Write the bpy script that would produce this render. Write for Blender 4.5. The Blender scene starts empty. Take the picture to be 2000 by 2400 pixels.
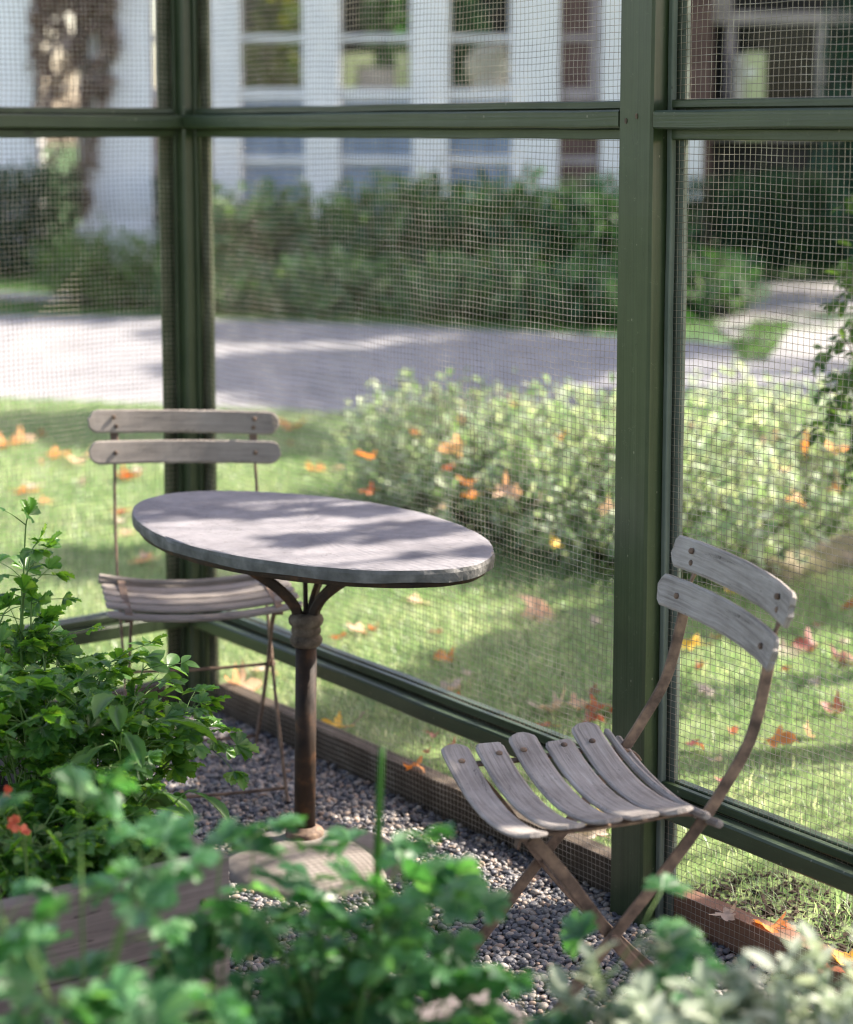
import bpy, math, numpy as np
from math import radians, sin, cos, pi
RS = np.random.RandomState
sc = bpy.context.scene
col = sc.collection

# ------------------------------------------------------------------ camera
F_PX, PPY, PITCH, ROLL, H = 4498.9, 874.8, 0.1263, 0.0016, 1.6
cam_d = bpy.data.cameras.new('camera')
cam = bpy.data.objects.new('camera', cam_d); col.objects.link(cam); sc.camera = cam
cam.location = (0, 0, H)
cam.rotation_euler = (pi/2 - PITCH, 0, 0)
cam_d.sensor_fit = 'HORIZONTAL'; cam_d.sensor_width = 24.0
cam_d.lens = 24.0*F_PX/2000
cam_d.shift_y = -(1200-PPY)/2000.0
cam_d.clip_start = 0.05; cam_d.clip_end = 400
cam_d.dof.use_dof = True
cam_d.dof.focus_distance = 3.72
cam_d.dof.aperture_fstop = 2.0
cam_d.dof.aperture_blades = 0

# ------------------------------------------------------------------ sky and sun
SUN_AZ, SUN_EL = 22.0, 42.0          # azimuth measured from +X towards +Y
w = bpy.data.worlds.new('World'); sc.world = w; w.use_nodes = True
nt = w.node_tree; nt.nodes.clear()
sky = nt.nodes.new('ShaderNodeTexSky'); sky.sky_type = 'NISHITA'; sky.sun_disc = False
sky.sun_elevation = radians(SUN_EL); sky.sun_rotation = radians(90-SUN_AZ)
sky.air_density = 1.0; sky.dust_density = 1.6; sky.ozone_density = 1.0
bg = nt.nodes.new('ShaderNodeBackground'); bg.inputs[1].default_value = 0.138
wo = nt.nodes.new('ShaderNodeOutputWorld')
tint = nt.nodes.new('ShaderNodeMix'); tint.data_type = 'RGBA'; tint.blend_type = 'MULTIPLY'; tint.inputs[0].default_value = 1.0
tint.inputs[7].default_value = (1.20, 1.0, .90, 1)
nt.links.new(sky.outputs[0], tint.inputs[6]); nt.links.new(tint.outputs[2], bg.inputs[0]); nt.links.new(bg.outputs[0], wo.inputs[0])
sd = bpy.data.lights.new('sun', 'SUN'); sd.energy = 5.0; sd.angle = radians(0.55); sd.color = (1.0, 0.90, 0.77)
so = bpy.data.objects.new('sun', sd); col.objects.link(so)
so.rotation_euler = (radians(90-SUN_EL), 0, radians(90+SUN_AZ))
sc.view_settings.view_transform = 'Standard'; sc.view_settings.look = 'None'
sc.view_settings.exposure = 1.85; sc.view_settings.gamma = 1.0
sc.render.engine = 'CYCLES'
sc.cycles.max_bounces = 8; sc.cycles.transparent_max_bounces = 8
sc.cycles.use_denoising = True; sc.cycles.filter_width = 1.2

# ------------------------------------------------------------------ geometry helpers
def ray(x, y):
    X = (x-1000)/F_PX; U = (PPY-y)/F_PX
    xx = X*cos(ROLL)+U*sin(ROLL); u = -X*sin(ROLL)+U*cos(ROLL)
    c, s = cos(PITCH), sin(PITCH)
    return np.array([xx, c+u*s, -s+u*c])
def G(x, y, z=0.0):                       # point of the plane at height z seen there in the photograph
    r = ray(x, y); t = (z-H)/r[2]; return np.array([0, 0, H])+t*r
def V(x, y, Y):                           # point at distance Y
    r = ray(x, y); return np.array([0, 0, H])+r*(Y/r[1])
WC = np.array([-0.6497, 5.1539]); WA = 0.9261
WD = np.array([cos(WA), -sin(WA)]); WN = np.array([sin(WA), cos(WA)])
def wp(s, o, z):                          # enclosure frame: s along right wall, o outward
    q = WC+WD*s+WN*o; return np.array([q[0], q[1], z])

def nrm(a):
    a = np.asarray(a, float); return a/np.maximum(np.linalg.norm(a, axis=-1, keepdims=True), 1e-9)

class MB:
    def __init__(s): s.v = []; s.l = []; s.t = []; s.s = []; s.uv = []; s.m = []; s.n = 0
    def add(s, V_, F_, smooth=False, uv=None, mi=0):
        V_ = np.asarray(V_, float).reshape(-1, 3)
        if isinstance(F_, np.ndarray):
            lo = F_.reshape(-1); to = np.full(F_.shape[0], F_.shape[1])
        else:
            lo = np.concatenate([np.asarray(f) for f in F_]); to = np.array([len(f) for f in F_])
        s.v.append(V_); s.l.append(lo+s.n); s.t.append(to)
        s.s.append(np.full(len(to), bool(smooth))); s.m.append(np.full(len(to), mi))
        s.uv.append(np.zeros((len(lo), 2)) if uv is None else np.asarray(uv, float).reshape(-1, 2))
        s.n += len(V_)
        return s
    def inst(s, TV, TF, P, R, S, smooth=True, mi=0):   # copies of a small template: R (n,3,3) columns = local axes
        TV = np.asarray(TV, float); n = len(P)
        S = np.asarray(S, float)
        if S.ndim == 1: S = np.repeat(S[:, None], 3, 1)
        VV = np.einsum('nij,nkj->nki', R, TV[None]*S[:, None, :])+P[:, None, :]
        FF = (TF[None]+(np.arange(n)*len(TV))[:, None, None]).reshape(-1, TF.shape[1])
        s.add(VV.reshape(-1, 3), FF, smooth, None, mi)
        return s
    def build(s, name, mats, parent=None, origin=None):
        me = bpy.data.meshes.new(name)
        V_ = np.concatenate(s.v); L = np.concatenate(s.l).astype(np.int32); T = np.concatenate(s.t).astype(np.int32)
        if parent is not None: origin = np.array(parent['_o'])
        elif origin is None: origin = np.array([(V_[:, 0].min()+V_[:, 0].max())/2, (V_[:, 1].min()+V_[:, 1].max())/2, V_[:, 2].min()])
        V_ = V_-np.asarray(origin)
        me.vertices.add(len(V_)); me.vertices.foreach_set('co', V_.astype(np.float32).ravel())
        me.loops.add(len(L)); me.loops.foreach_set('vertex_index', L)
        me.polygons.add(len(T)); me.polygons.foreach_set('loop_start', np.concatenate([[0], np.cumsum(T)[:-1]]).astype(np.int32))
        me.polygons.foreach_set('use_smooth', np.concatenate(s.s))
        me.polygons.foreach_set('material_index', np.concatenate(s.m).astype(np.int32))
        uvl = me.uv_layers.new(name='UVMap'); uvl.data.foreach_set('uv', np.concatenate(s.uv).astype(np.float32).ravel())
        me.update(calc_edges=True); me.validate()
        for m in (mats if isinstance(mats, (list, tuple)) else [mats]): me.materials.append(m)
        o = bpy.data.objects.new(name, me); col.objects.link(o)
        if parent is not None: o.parent = parent
        else: o.location = origin
        o['_o'] = [float(a) for a in origin]
        return o
def thing(name, label, cat, loc, group=None):
    o = bpy.data.objects.new(name, None); col.objects.link(o); o.location = loc; o.empty_display_size = .1
    o['_o'] = [float(a) for a in loc]
    return tag(o, label, cat, group)
def tag(o, label, cat, group=None):
    o['label'] = label; o['category'] = cat
    if group: o['group'] = group
    return o
def kind(o, k): o['kind'] = k; return o

def sweep(mb, path, prof, up=(0, 0, 1), sx=1.0, sy=1.0, twist=0.0, caps=True, smooth=False, mi=0, u0=0.0):
    P = np.asarray(path, float); n = len(P); prof = np.asarray(prof, float); m = len(prof)
    T = np.zeros_like(P); T[1:-1] = P[2:]-P[:-2]; T[0] = P[1]-P[0]; T[-1] = P[-1]-P[-2]; T = nrm(T)
    up = np.broadcast_to(np.asarray(up, float), P.shape)
    S = nrm(np.cross(T, up)); U = nrm(np.cross(S, T))
    sx = np.broadcast_to(np.asarray(sx, float), (n,)); sy = np.broadcast_to(np.asarray(sy, float), (n,))
    tw = np.broadcast_to(np.asarray(twist, float), (n,))
    S2 = S*np.cos(tw)[:, None]+U*np.sin(tw)[:, None]; U2 = -S*np.sin(tw)[:, None]+U*np.cos(tw)[:, None]
    VV = P[:, None]+S2[:, None]*(prof[None, :, 0]*sx[:, None])[..., None]+U2[:, None]*(prof[None, :, 1]*sy[:, None])[..., None]
    i = np.arange(n-1)[:, None]; j = np.arange(m)[None]; j2 = (j+1) % m
    F = np.stack([i*m+j, i*m+j2, (i+1)*m+j2, (i+1)*m+j], -1).reshape(-1, 4)
    Lc = np.concatenate([[0], np.cumsum(np.linalg.norm(np.diff(P, axis=0), axis=1))])+u0
    pc = np.concatenate([[0], np.cumsum(np.linalg.norm(np.roll(prof, -1, 0)-prof, axis=1))])
    ua = Lc[:-1][:, None]+0*j; ub = Lc[1:][:, None]+0*j; va = pc[:-1][None]+0*i; vb = pc[1:][None]+0*i
    uv = np.stack([np.stack([ua, va], -1), np.stack([ua, vb], -1), np.stack([ub, vb], -1), np.stack([ub, va], -1)], 2).reshape(-1, 2)
    mb.add(VV.reshape(-1, 3), F, smooth, uv, mi)
    if caps:
        base = mb.n-n*m
        for ring, rev in ((0, True), (n-1, False)):
            idx = list(range(ring*m, ring*m+m)); idx = idx[::-1] if rev else idx
            mb.v.append(np.zeros((0, 3))); mb.l.append(np.array(idx)+base); mb.t.append(np.array([m]))
            mb.s.append(np.array([False])); mb.m.append(np.array([mi]))
            pp = prof[::-1] if rev else prof
            mb.uv.append(np.stack([Lc[ring]+pp[:, 1]*.02, pp[:, 0]], -1))
    return mb
def rect(w_, h_, c=.002):
    a, b = w_/2, h_/2; c = min(c, a*.6, b*.6)
    return [(-a+c, -b), (a-c, -b), (a, -b+c), (a, b-c), (a-c, b), (-a+c, b), (-a, b-c), (-a, -b+c)]
def circ(r, n=8): return [(r*cos(2*pi*k/n), r*sin(2*pi*k/n)) for k in range(n)]
def beam(mb, p0, p1, w_, h_, up=(0, 0, 1), c=.003, n=2, wob=0.0, seed=0, mi=0):
    p0 = np.asarray(p0, float); p1 = np.asarray(p1, float)
    t = np.linspace(0, 1, n)[:, None]; P = p0+(p1-p0)*t
    if wob: P = P+RS(seed).normal(0, wob, P.shape)*np.where((t > 0) & (t < 1), 1, 0)
    return sweep(mb, P, rect(w_, h_, c), up, mi=mi, u0=seed*1.7)
def box(mb, lo, hi, c=.004, mi=0):           # axis aligned, along its longest side
    lo = np.array(lo, float); hi = np.array(hi, float); d = hi-lo; k = int(np.argmax(d)); m_ = (lo+hi)/2
    a = m_.copy(); b = m_.copy(); a[k] = lo[k]; b[k] = hi[k]
    if k == 0: return beam(mb, a, b, d[1], d[2], (0, 0, 1), c, mi=mi)
    if k == 1: return beam(mb, a, b, d[0], d[2], (0, 0, 1), c, mi=mi)
    return beam(mb, a, b, d[0], d[1], (0, 1, 0), c, mi=mi)
def lathe(mb, c, prof, n=32, smooth=True, mi=0):
    c = np.asarray(c, float); prof = np.asarray(prof, float); m = len(prof)
    a = np.linspace(0, 2*pi, n, endpoint=False)
    VV = np.stack([prof[:, 0][:, None]*np.cos(a), prof[:, 0][:, None]*np.sin(a), np.repeat(prof[:, 1][:, None], n, 1)], -1)+c
    i = np.arange(m-1)[:, None]; j = np.arange(n)[None]; j2 = (j+1) % n
    F = np.stack([i*n+j, i*n+j2, (i+1)*n+j2, (i+1)*n+j], -1).reshape(-1, 4)
    return mb.add(VV.reshape(-1, 3), F, smooth, None, mi)
def tube(mb, path, r0, r1=None, n=6, mi=0, up=(0.03, .02, 1)):
    r1 = r0 if r1 is None else r1; k = len(path)
    s = np.linspace(1, r1/r0, k)
    P = np.asarray(path, float); T = P[-1]-P[0]
    if abs(nrm(T)[2]) > .9: up = (0.1, 1, 0.05)
    return sweep(mb, path, circ(r0, n), up, s, s, smooth=True, mi=mi)
def spline(pts, n=12):                       # Catmull-Rom
    P = np.asarray(pts, float); P = np.vstack([2*P[0]-P[1], P, 2*P[-1]-P[-2]]); out = []
    for i in range(1, len(P)-2):
        t = np.linspace(0, 1, n, endpoint=False)[:, None]
        a, b, c, d = P[i-1], P[i], P[i+1], P[i+2]
        out.append(.5*((2*b)+(-a+c)*t+(2*a-5*b+4*c-d)*t**2+(-a+3*b-3*c+d)*t**3))
    return np.vstack(out+[P[-2][None]])
def ico(sub=1):
    import bmesh
    bm = bmesh.new(); bmesh.ops.create_icosphere(bm, subdivisions=sub, radius=1)
    v = np.array([x.co[:] for x in bm.verts]); f = np.array([[q.index for q in p.verts] for p in bm.faces]); bm.free()
    return v, f
def rotm(axis_y, normal):                    # local y = axis, local z ~ normal
    y = nrm(axis_y); x = nrm(np.cross(y, normal)); z = np.cross(x, y)
    return np.stack([x, y, z], -1)
def rand_rot(n, rs):
    return rotm(rs.normal(0, 1, (n, 3)), rs.normal(0, 1, (n, 3)))

# ------------------------------------------------------------------ materials
def new_mat(name):
    m = bpy.data.materials.new(name); m.use_nodes = True
    b = m.node_tree.nodes['Principled BSDF']
    return m, m.node_tree, b
def nn(nt, t, **k):
    x = nt.nodes.new(t)
    for a, b in k.items():
        if a in ('inputs',):
            for i, v in b.items(): x.inputs[i].default_value = v
        else: setattr(x, a, b)
    return x
def ramp(nt, stops):
    r = nt.nodes.new('ShaderNodeValToRGB'); e = r.color_ramp.elements
    while len(e) < len(stops): e.new(.5)
    for k, (p, c) in enumerate(stops): e[k].position = p; e[k].color = (*c, 1)
    return r
def coords(nt, uv, scale):
    tc = nn(nt, 'ShaderNodeTexCoord'); mp = nn(nt, 'ShaderNodeMapping'); mp.inputs['Scale'].default_value = scale
    if uv == 'UV': nt.links.new(tc.outputs['UV'], mp.inputs[0])
    elif uv == 'POS':
        g = nn(nt, 'ShaderNodeNewGeometry'); nt.links.new(g.outputs['Position'], mp.inputs[0])
    else: nt.links.new(tc.outputs['Object'], mp.inputs[0])
    return mp.outputs[0]
def mat_wood(name, stops, scale=(4, 90, 1), rough=.75, bump=.5, fine=None, spec=.3, dist=.002, island=0.25, blotch=.35):
    m, nt, b = new_mat(name); L = nt.links.new
    c = coords(nt, 'UV', scale)
    n1 = nn(nt, 'ShaderNodeTexNoise', inputs={'Scale': 1.0, 'Detail': 6.0, 'Roughness': .65, 'Distortion': .5}); L(c, n1.inputs['Vector'])
    c2 = coords(nt, 'POS', (9, 9, 9))
    n2 = nn(nt, 'ShaderNodeTexNoise', inputs={'Scale': 1.0, 'Detail': 5.0, 'Roughness': .6}); L(c2, n2.inputs['Vector'])
    mx = nn(nt, 'ShaderNodeMix', data_type='FLOAT'); mx.inputs[0].default_value = blotch
    L(n1.outputs['Fac'], mx.inputs[2]); L(n2.outputs['Fac'], mx.inputs[3])
    g = nn(nt, 'ShaderNodeNewGeometry')
    ad = nn(nt, 'ShaderNodeMath', operation='MULTIPLY_ADD'); L(g.outputs['Random Per Island'], ad.inputs[0]); ad.inputs[1].default_value = island*.35
    L(mx.outputs[0], ad.inputs[2])
    r = ramp(nt, stops); L(ad.outputs[0], r.inputs[0]); L(r.outputs[0], b.inputs['Base Color'])
    b.inputs['Roughness'].default_value = rough; b.inputs['Specular IOR Level'].default_value = spec
    bp = nn(nt, 'ShaderNodeBump'); bp.inputs['Strength'].default_value = bump; bp.inputs['Distance'].default_value = dist
    L(n1.outputs['Fac'], bp.inputs['Height']); L(bp.outputs[0], b.inputs['Normal'])
    return m
def mat_noise(name, stops, scale=8.0, rough=.8, bump=.3, dist=.003, detail=6, metal=0.0, spec=.3, coord='POS', sc3=(1, 1, 1), rough2=.6):
    m, nt, b = new_mat(name); L = nt.links.new
    c = coords(nt, coord, sc3)
    n1 = nn(nt, 'ShaderNodeTexNoise', inputs={'Scale': scale, 'Detail': detail, 'Roughness': rough2}); L(c, n1.inputs['Vector'])
    r = ramp(nt, stops); L(n1.outputs['Fac'], r.inputs[0]); L(r.outputs[0], b.inputs['Base Color'])
    b.inputs['Roughness'].default_value = rough; b.inputs['Metallic'].default_value = metal; b.inputs['Specular IOR Level'].default_value = spec
    if bump:
        bp = nn(nt, 'ShaderNodeBump'); bp.inputs['Strength'].default_value = bump; bp.inputs['Distance'].default_value = dist
        L(n1.outputs['Fac'], bp.inputs['Height']); L(bp.outputs[0], b.inputs['Normal'])
    return m
def mat_leaf(name, stops, trans=.35, tcol=None, rough=.5, spec=.4, nscale=6.0, mixn=.35):
    m, nt, b = new_mat(name); L = nt.links.new
    g = nn(nt, 'ShaderNodeNewGeometry')
    c = coords(nt, 'POS', (1, 1, 1)); n1 = nn(nt, 'ShaderNodeTexNoise', inputs={'Scale': nscale, 'Detail': 3.0}); L(c, n1.inputs['Vector'])
    mx = nn(nt, 'ShaderNodeMix', data_type='FLOAT'); mx.inputs[0].default_value = mixn
    L(g.outputs['Random Per Island'], mx.inputs[2]); L(n1.outputs['Fac'], mx.inputs[3])
    r = ramp(nt, stops); L(mx.outputs[0], r.inputs[0]); L(r.outputs[0], b.inputs['Base Color'])
    b.inputs['Roughness'].default_value = rough; b.inputs['Specular IOR Level'].default_value = spec
    if trans:
        t = nn(nt, 'ShaderNodeBsdfTranslucent')
        hs = nn(nt, 'ShaderNodeMix', data_type='RGBA', blend_type='MULTIPLY'); hs.inputs[0].default_value = 1.0
        L(r.outputs[0], hs.inputs[6]); hs.inputs[7].default_value = (*(tcol or (1.5, 1.6, .6)), 1)
        L(hs.outputs[2], t.inputs['Color'])
        ms = nn(nt, 'ShaderNodeMixShader'); ms.inputs[0].default_value = trans
        out = nt.nodes['Material Output']
        L(b.outputs[0], ms.inputs[1]); L(t.outputs[0], ms.inputs[2]); L(ms.outputs[0], out.inputs['Surface'])
    return m
M = {}
M['green_paint'] = mat_wood('green_paint', [(.25, (.015, .026, .012)), (.5, (.029, .046, .021)), (.75, (.050, .071, .035))], (1.6, 75, 1), .34, .6, spec=.5, dist=.0016, blotch=.45)
M['skylit_paint'] = mat_wood('skylit_paint', [(.25, (.06, .078, .062)), (.5, (.095, .118, .098)), (.75, (.14, .165, .14))], (1.6, 75, 1), .5, .5, spec=.4, dist=.0012, blotch=.6)  # the green paint made lighter, sky light on the battens put into the colour
M['old_board'] = mat_wood('old_board', [(.25, (.02, .014, .01)), (.5, (.055, .042, .03)), (.8, (.115, .092, .07))], (3, 70, 1), .85, .6, blotch=.5)
M['red_board'] = mat_wood('red_board', [(.25, (.06, .03, .02)), (.5, (.16, .085, .055)), (.8, (.26, .15, .10))], (3, 70, 1), .85, .6, blotch=.5)
M['grey_wood'] = mat_wood('grey_wood', [(.24, (.035, .028, .025)), (.40, (.145, .126, .115)), (.55, (.275, .25, .232)), (.80, (.46, .43, .405))], (7, 170, 1), .8, .9, dist=.0018, blotch=.4)
M['tan_wood'] = mat_wood('tan_wood', [(.2, (.05, .04, .032)), (.38, (.15, .13, .118)), (.55, (.235, .208, .188)), (.85, (.34, .31, .285))], (6, 120, 1), .8, .7, dist=.0015, blotch=.5)
M['bed_wood'] = mat_wood('bed_wood', [(.22, (.04, .034, .033)), (.45, (.115, .10, .098)), (.65, (.18, .155, .15)), (.9, (.27, .235, .225))], (2.5, 90, 1), .85, .8, dist=.002, blotch=.35)
M['rust'] = mat_noise('rust', [(.3, (.05, .034, .026)), (.5, (.14, .095, .07)), (.68, (.25, .17, .115)), (.85, (.34, .27, .21))], 28, .75, .5, .0012, spec=.35)
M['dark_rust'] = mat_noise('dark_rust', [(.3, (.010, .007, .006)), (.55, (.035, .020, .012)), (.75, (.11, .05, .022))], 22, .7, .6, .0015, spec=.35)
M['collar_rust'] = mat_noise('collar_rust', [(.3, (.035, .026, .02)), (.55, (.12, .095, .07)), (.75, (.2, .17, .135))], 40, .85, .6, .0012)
M['wire'] = mat_noise('wire', [(.35, (.18, .15, .115)), (.55, (.33, .285, .23)), (.7, (.52, .47, .40))], 14, .38, 0, spec=.6, metal=.3)
M['white_paint'] = mat_noise('white_paint', [(.3, (.70, .70, .71)), (.7, (.80, .80, .80))], 3, .6, .15, .002)

def leaf_grid(st, fold=.25, curl=.2, adv=.05):  # stations (y, half width) -> grid mesh, midrib on the y axis
    Vv = []
    for (y, w_) in st:
        for k, sx in enumerate((-1, -.5, 0, .5, 1)):
            yy = y+adv*abs(sx)*w_*2
            Vv.append((sx*w_, yy, fold*abs(sx)*w_-curl*y*y))
    n = len(st); i = np.arange(n-1)[:, None]; j = np.arange(4)[None]
    F = np.stack([i*5+j, i*5+j+1, (i+1)*5+j+1, (i+1)*5+j], -1).reshape(-1, 4)
    return np.array(Vv), F
def join(parts):
    Vv = []; Ff = []; n = 0
    for v, f in parts: Vv.append(v); Ff.append(f+n); n += len(v)
    return np.vstack(Vv), np.vstack(Ff)
def rotz(v, a, s=1.0, d=(0, 0, 0)):
    c, s_ = cos(a), sin(a); v = np.array(v)*s
    return np.stack([v[:, 0]*c-v[:, 1]*s_, v[:, 0]*s_+v[:, 1]*c, v[:, 2]], -1)+np.array(d)
lobe = [(0, .03), (.16, .10), (.34, .20), (.46, .29), (.53, .20), (.66, .31), (.72, .20), (.83, .23), (.88, .11), (1.0, .015)]
lobeV, lobeF = leaf_grid(lobe, .35, .18, .25)
PARS = join([(lobeV, lobeF), (rotz(lobeV, .66, .80), lobeF), (rotz(lobeV, -.66, .80), lobeF)])
ovalV, ovalF = leaf_grid([(0, .02), (.12, .12), (.3, .24), (.5, .27), (.7, .22), (.88, .11), (1, .005)], .3, .2)
OVAL = (ovalV, ovalF)
spV, spF = leaf_grid([(0, .012), (.2, .018), (.3, .05), (.38, .07), (.46, .06), (.54, .12), (.62, .13), (.74, .165), (.86, .14), (.94, .08), (1, .01)], .6, .75, .3)
SPOON = (spV, spF)
SIMPLE = (np.array([(0, 0, 0), (-.28, .45, .06), (0, .5, 0), (.28, .45, .06), (0, 1, -.08)]), np.array([(0, 2, 1), (0, 3, 2), (1, 2, 4), (2, 3, 4)]))
def maple_leaf(rs, curl=.25):
    pol = [(-90, .12), (-74, .30), (-62, .52), (-50, .60), (-40, .50), (-22, .46), (-8, .80), (0, .98), (10, .74), (22, .60), (33, .36), (46, .60), (58, .70), (68, .92), (76, .82), (84, .96), (90, 1.12)]
    pts = [(a, r) for a, r in pol]+[(180-a, r) for a, r in pol[-2::-1]]
    Vv = [(0, 0, 0)]
    ph = rs.uniform(0, 6.28, 3)
    def zf(x, y): return curl*(.55*(x*x)*(1+.5*sin(ph[0]))+.35*sin(2.6*x+ph[1])*sin(2.9*y+ph[2])+.25*y*y*sin(ph[1]))
    for rr in (.5, 1):
        for a, r in pts:
            r = r*rr*rs.uniform(.94, 1.06); x, y = r*cos(radians(a)), r*sin(radians(a)); Vv.append((x, y, zf(x, y)))
    n = len(pts); F = [(0, 1+k, 1+(k+1) % n) for k in range(n)]
    Q = [(1+k, 1+n+k, 1+n+(k+1) % n, 1+(k+1) % n) for k in range(n)]
    return np.array(Vv), F+Q

# more materials
M['lawn_soil'] = mat_noise('lawn_soil', [(.3, (.06, .09, .03)), (.5, (.11, .16, .05)), (.7, (.17, .21, .09))], 6, .95, .5, .01)
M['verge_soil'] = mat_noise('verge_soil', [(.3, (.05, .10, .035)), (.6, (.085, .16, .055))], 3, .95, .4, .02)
M['earth'] = mat_noise('earth', [(.3, (.018, .012, .008)), (.55, (.05, .035, .022)), (.8, (.10, .075, .05))], 30, .95, .9, .01)
M['asphalt'] = mat_noise('asphalt', [(.3, (.175, .174, .18)), (.7, (.265, .262, .27))], 2.5, .85, .3, .01)
M['path'] = mat_noise('path', [(.3, (.20, .197, .193)), (.7, (.27, .265, .26))], 3, .85, .2, .01)
M['gravel_base'] = mat_noise('gravel_base', [(.4, (.012, .011, .012)), (.7, (.05, .045, .045))], 120, .9, .6, .004)
m, nt_, b = new_mat('pebble'); g = nn(nt_, 'ShaderNodeNewGeometry')
r = ramp(nt_, [(0, (.045, .048, .062)), (.22, (.10, .102, .122)), (.5, (.17, .168, .18)), (.68, (.26, .24, .23)), (.84, (.36, .31, .27)), (.93, (.38, .26, .19)), (1, (.55, .51, .47))])
nt_.links.new(g.outputs['Random Per Island'], r.inputs[0]); nt_.links.new(r.outputs[0], b.inputs['Base Color'])
b.inputs['Roughness'].default_value = .5; b.inputs['Specular IOR Level'].default_value = .45
M['pebble'] = m
M['grass'] = mat_leaf('grass', [(.12, (.065, .14, .055)), (.4, (.155, .25, .12)), (.66, (.29, .345, .23)), (.86, (.52, .50, .40))], .45, (2.0, 2.0, 1.4), .38, .55, 1.3, .5)
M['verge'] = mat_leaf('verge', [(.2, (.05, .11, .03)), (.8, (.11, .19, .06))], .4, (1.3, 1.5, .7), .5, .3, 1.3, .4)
M['parsley'] = mat_leaf('parsley', [(.1, (.03, .095, .025)), (.5, (.062, .165, .036)), (.85, (.12, .23, .055)), (.97, (.24, .30, .07))], .48, (3.0, 2.7, .6), .38, .5)
M['parsley_deep'] = mat_leaf('parsley_deep', [(.1, (.03, .105, .045)), (.5, (.062, .175, .072)), (.85, (.13, .265, .12)), (.97, (.24, .32, .14))], .40, (1.9, 2.2, .8), .38, .5)
M['salad'] = mat_leaf('salad', [(.1, (.045, .12, .03)), (.6, (.08, .19, .045)), (.95, (.13, .26, .07))], .45, (1.8, 1.7, .5), .42, .45)
M['stem'] = mat_noise('stem', [(.3, (.06, .13, .03)), (.7, (.13, .22, .06))], 20, .5, 0)
M['sage'] = mat_leaf('sage', [(.1, (.16, .21, .15)), (.5, (.29, .34, .26)), (.9, (.46, .49, .42))], .25, (1.3, 1.4, 1.0), .7, .2)
M['pale_shrub'] = mat_leaf('pale_shrub', [(.05, (.075, .145, .06)), (.35, (.19, .28, .15)), (.7, (.36, .42, .29)), (1, (.54, .57, .45))], .42, (1.7, 1.7, 1.2), .5, .4, 2.5)
M['hedge'] = mat_leaf('hedge', [(.1, (.012, .04, .02)), (.6, (.025, .07, .032)), (.95, (.05, .11, .04))], .25, (1.3, 1.6, .6), .5, .3)
M['rhodo'] = mat_leaf('rhodo', [(.1, (.03, .08, .04)), (.5, (.06, .14, .06)), (.78, (.13, .22, .085)), (1, (.30, .34, .11))], .3, (1.4, 1.6, .7), .5, .35)  # yellow end of the ramp stands in for sunlit patches on the bushes
M['tree_leaf'] = mat_leaf('tree_leaf', [(.1, (.03, .07, .015)), (.5, (.07, .12, .02)), (.85, (.16, .16, .03)), (1, (.28, .18, .03))], .4, (1.8, 1.6, .4), .5, .35)
M['conifer'] = mat_leaf('conifer', [(.1, (.01, .04, .025)), (.6, (.02, .075, .045)), (.95, (.04, .12, .07))], .2, None, .6, .2)
M['vine_leaf'] = mat_leaf('vine_leaf', [(.1, (.04, .085, .025)), (.6, (.08, .15, .04)), (.95, (.14, .22, .08))], .4, (1.6, 1.6, .7), .4, .45)
M['brown_leaf'] = mat_leaf('brown_leaf', [(.1, (.09, .055, .045)), (.5, (.18, .12, .095)), (.85, (.34, .28, .25)), (1, (.55, .5, .5))], .2, (1.2, 1, .8), .8, .2)
M['bark'] = mat_noise('bark', [(.3, (.04, .028, .02)), (.6, (.10, .075, .055)), (.8, (.18, .145, .11))], 6, .9, .8, .02, sc3=(4, 4, .8))
def autumn(name, stops): return mat_leaf(name, stops, .35, (1.5, 1.2, .8), .5, .4, 40, .6)
M['orange'] = autumn('orange', [(.2, (.36, .12, .035)), (.5, (.58, .23, .06)), (.8, (.68, .36, .12))])
M['rustleaf'] = autumn('rustleaf', [(.2, (.20, .045, .018)), (.5, (.38, .10, .03)), (.8, (.5, .2, .08))])
M['peach'] = autumn('peach', [(.2, (.50, .26, .15)), (.5, (.64, .42, .28)), (.8, (.72, .54, .40))])
M['yellow'] = autumn('yellow', [(.2, (.55, .28, .03)), (.5, (.68, .42, .05)), (.8, (.74, .55, .12))])
M['beige'] = autumn('beige', [(.2, (.36, .27, .21)), (.5, (.52, .42, .35)), (.8, (.62, .54, .47))])
M['darkred'] = autumn('darkred', [(.2, (.12, .03, .03)), (.5, (.24, .07, .06)), (.8, (.38, .16, .12))])
M['flower'] = autumn('flower', [(.2, (.42, .07, .04)), (.6, (.58, .16, .08)), (.9, (.66, .28, .17))])

# ------------------------------------------------------------------ the ground and the street
from mathutils.geometry import tessellate_polygon
from mathutils import Vector
def sheet(name, pts, z, mat):
    pts = [(float(p[0]), float(p[1])) for p in pts]
    tri = tessellate_polygon([[Vector((x, y, 0)) for x, y in pts]])
    mb = MB(); Vv = np.array([(x, y, z) for x, y in pts]); F = []
    for t in tri:
        a, b_, c = [pts[k] for k in t]
        F.append(tuple(t) if (b_[0]-a[0])*(c[1]-a[1])-(b_[1]-a[1])*(c[0]-a[0]) > 0 else tuple(t)[::-1])
    mb.add(Vv, F); o = mb.build(name, mat, origin=(0, 0, 0)); return kind(o, 'structure')
sheet('ground', [(-150, -60), (150, -60), (150, 200), (-150, 200)], -.012, M['verge_soil'])
A, B, C2 = wp(-.1, -6, 0), wp(-.1, .1, 0), wp(7, .1, 0)
sheet('lawn', [A, B, C2, (14, -1), (14, 7.6), (2.2, 9.75), (.46, 10.3), (-.47, 10.54), (-1.47, 10.87), (-2.51, 11.18), (-9, 13.2), (-14, 13), (-14, 0)], .03, M['lawn_soil'])
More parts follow.
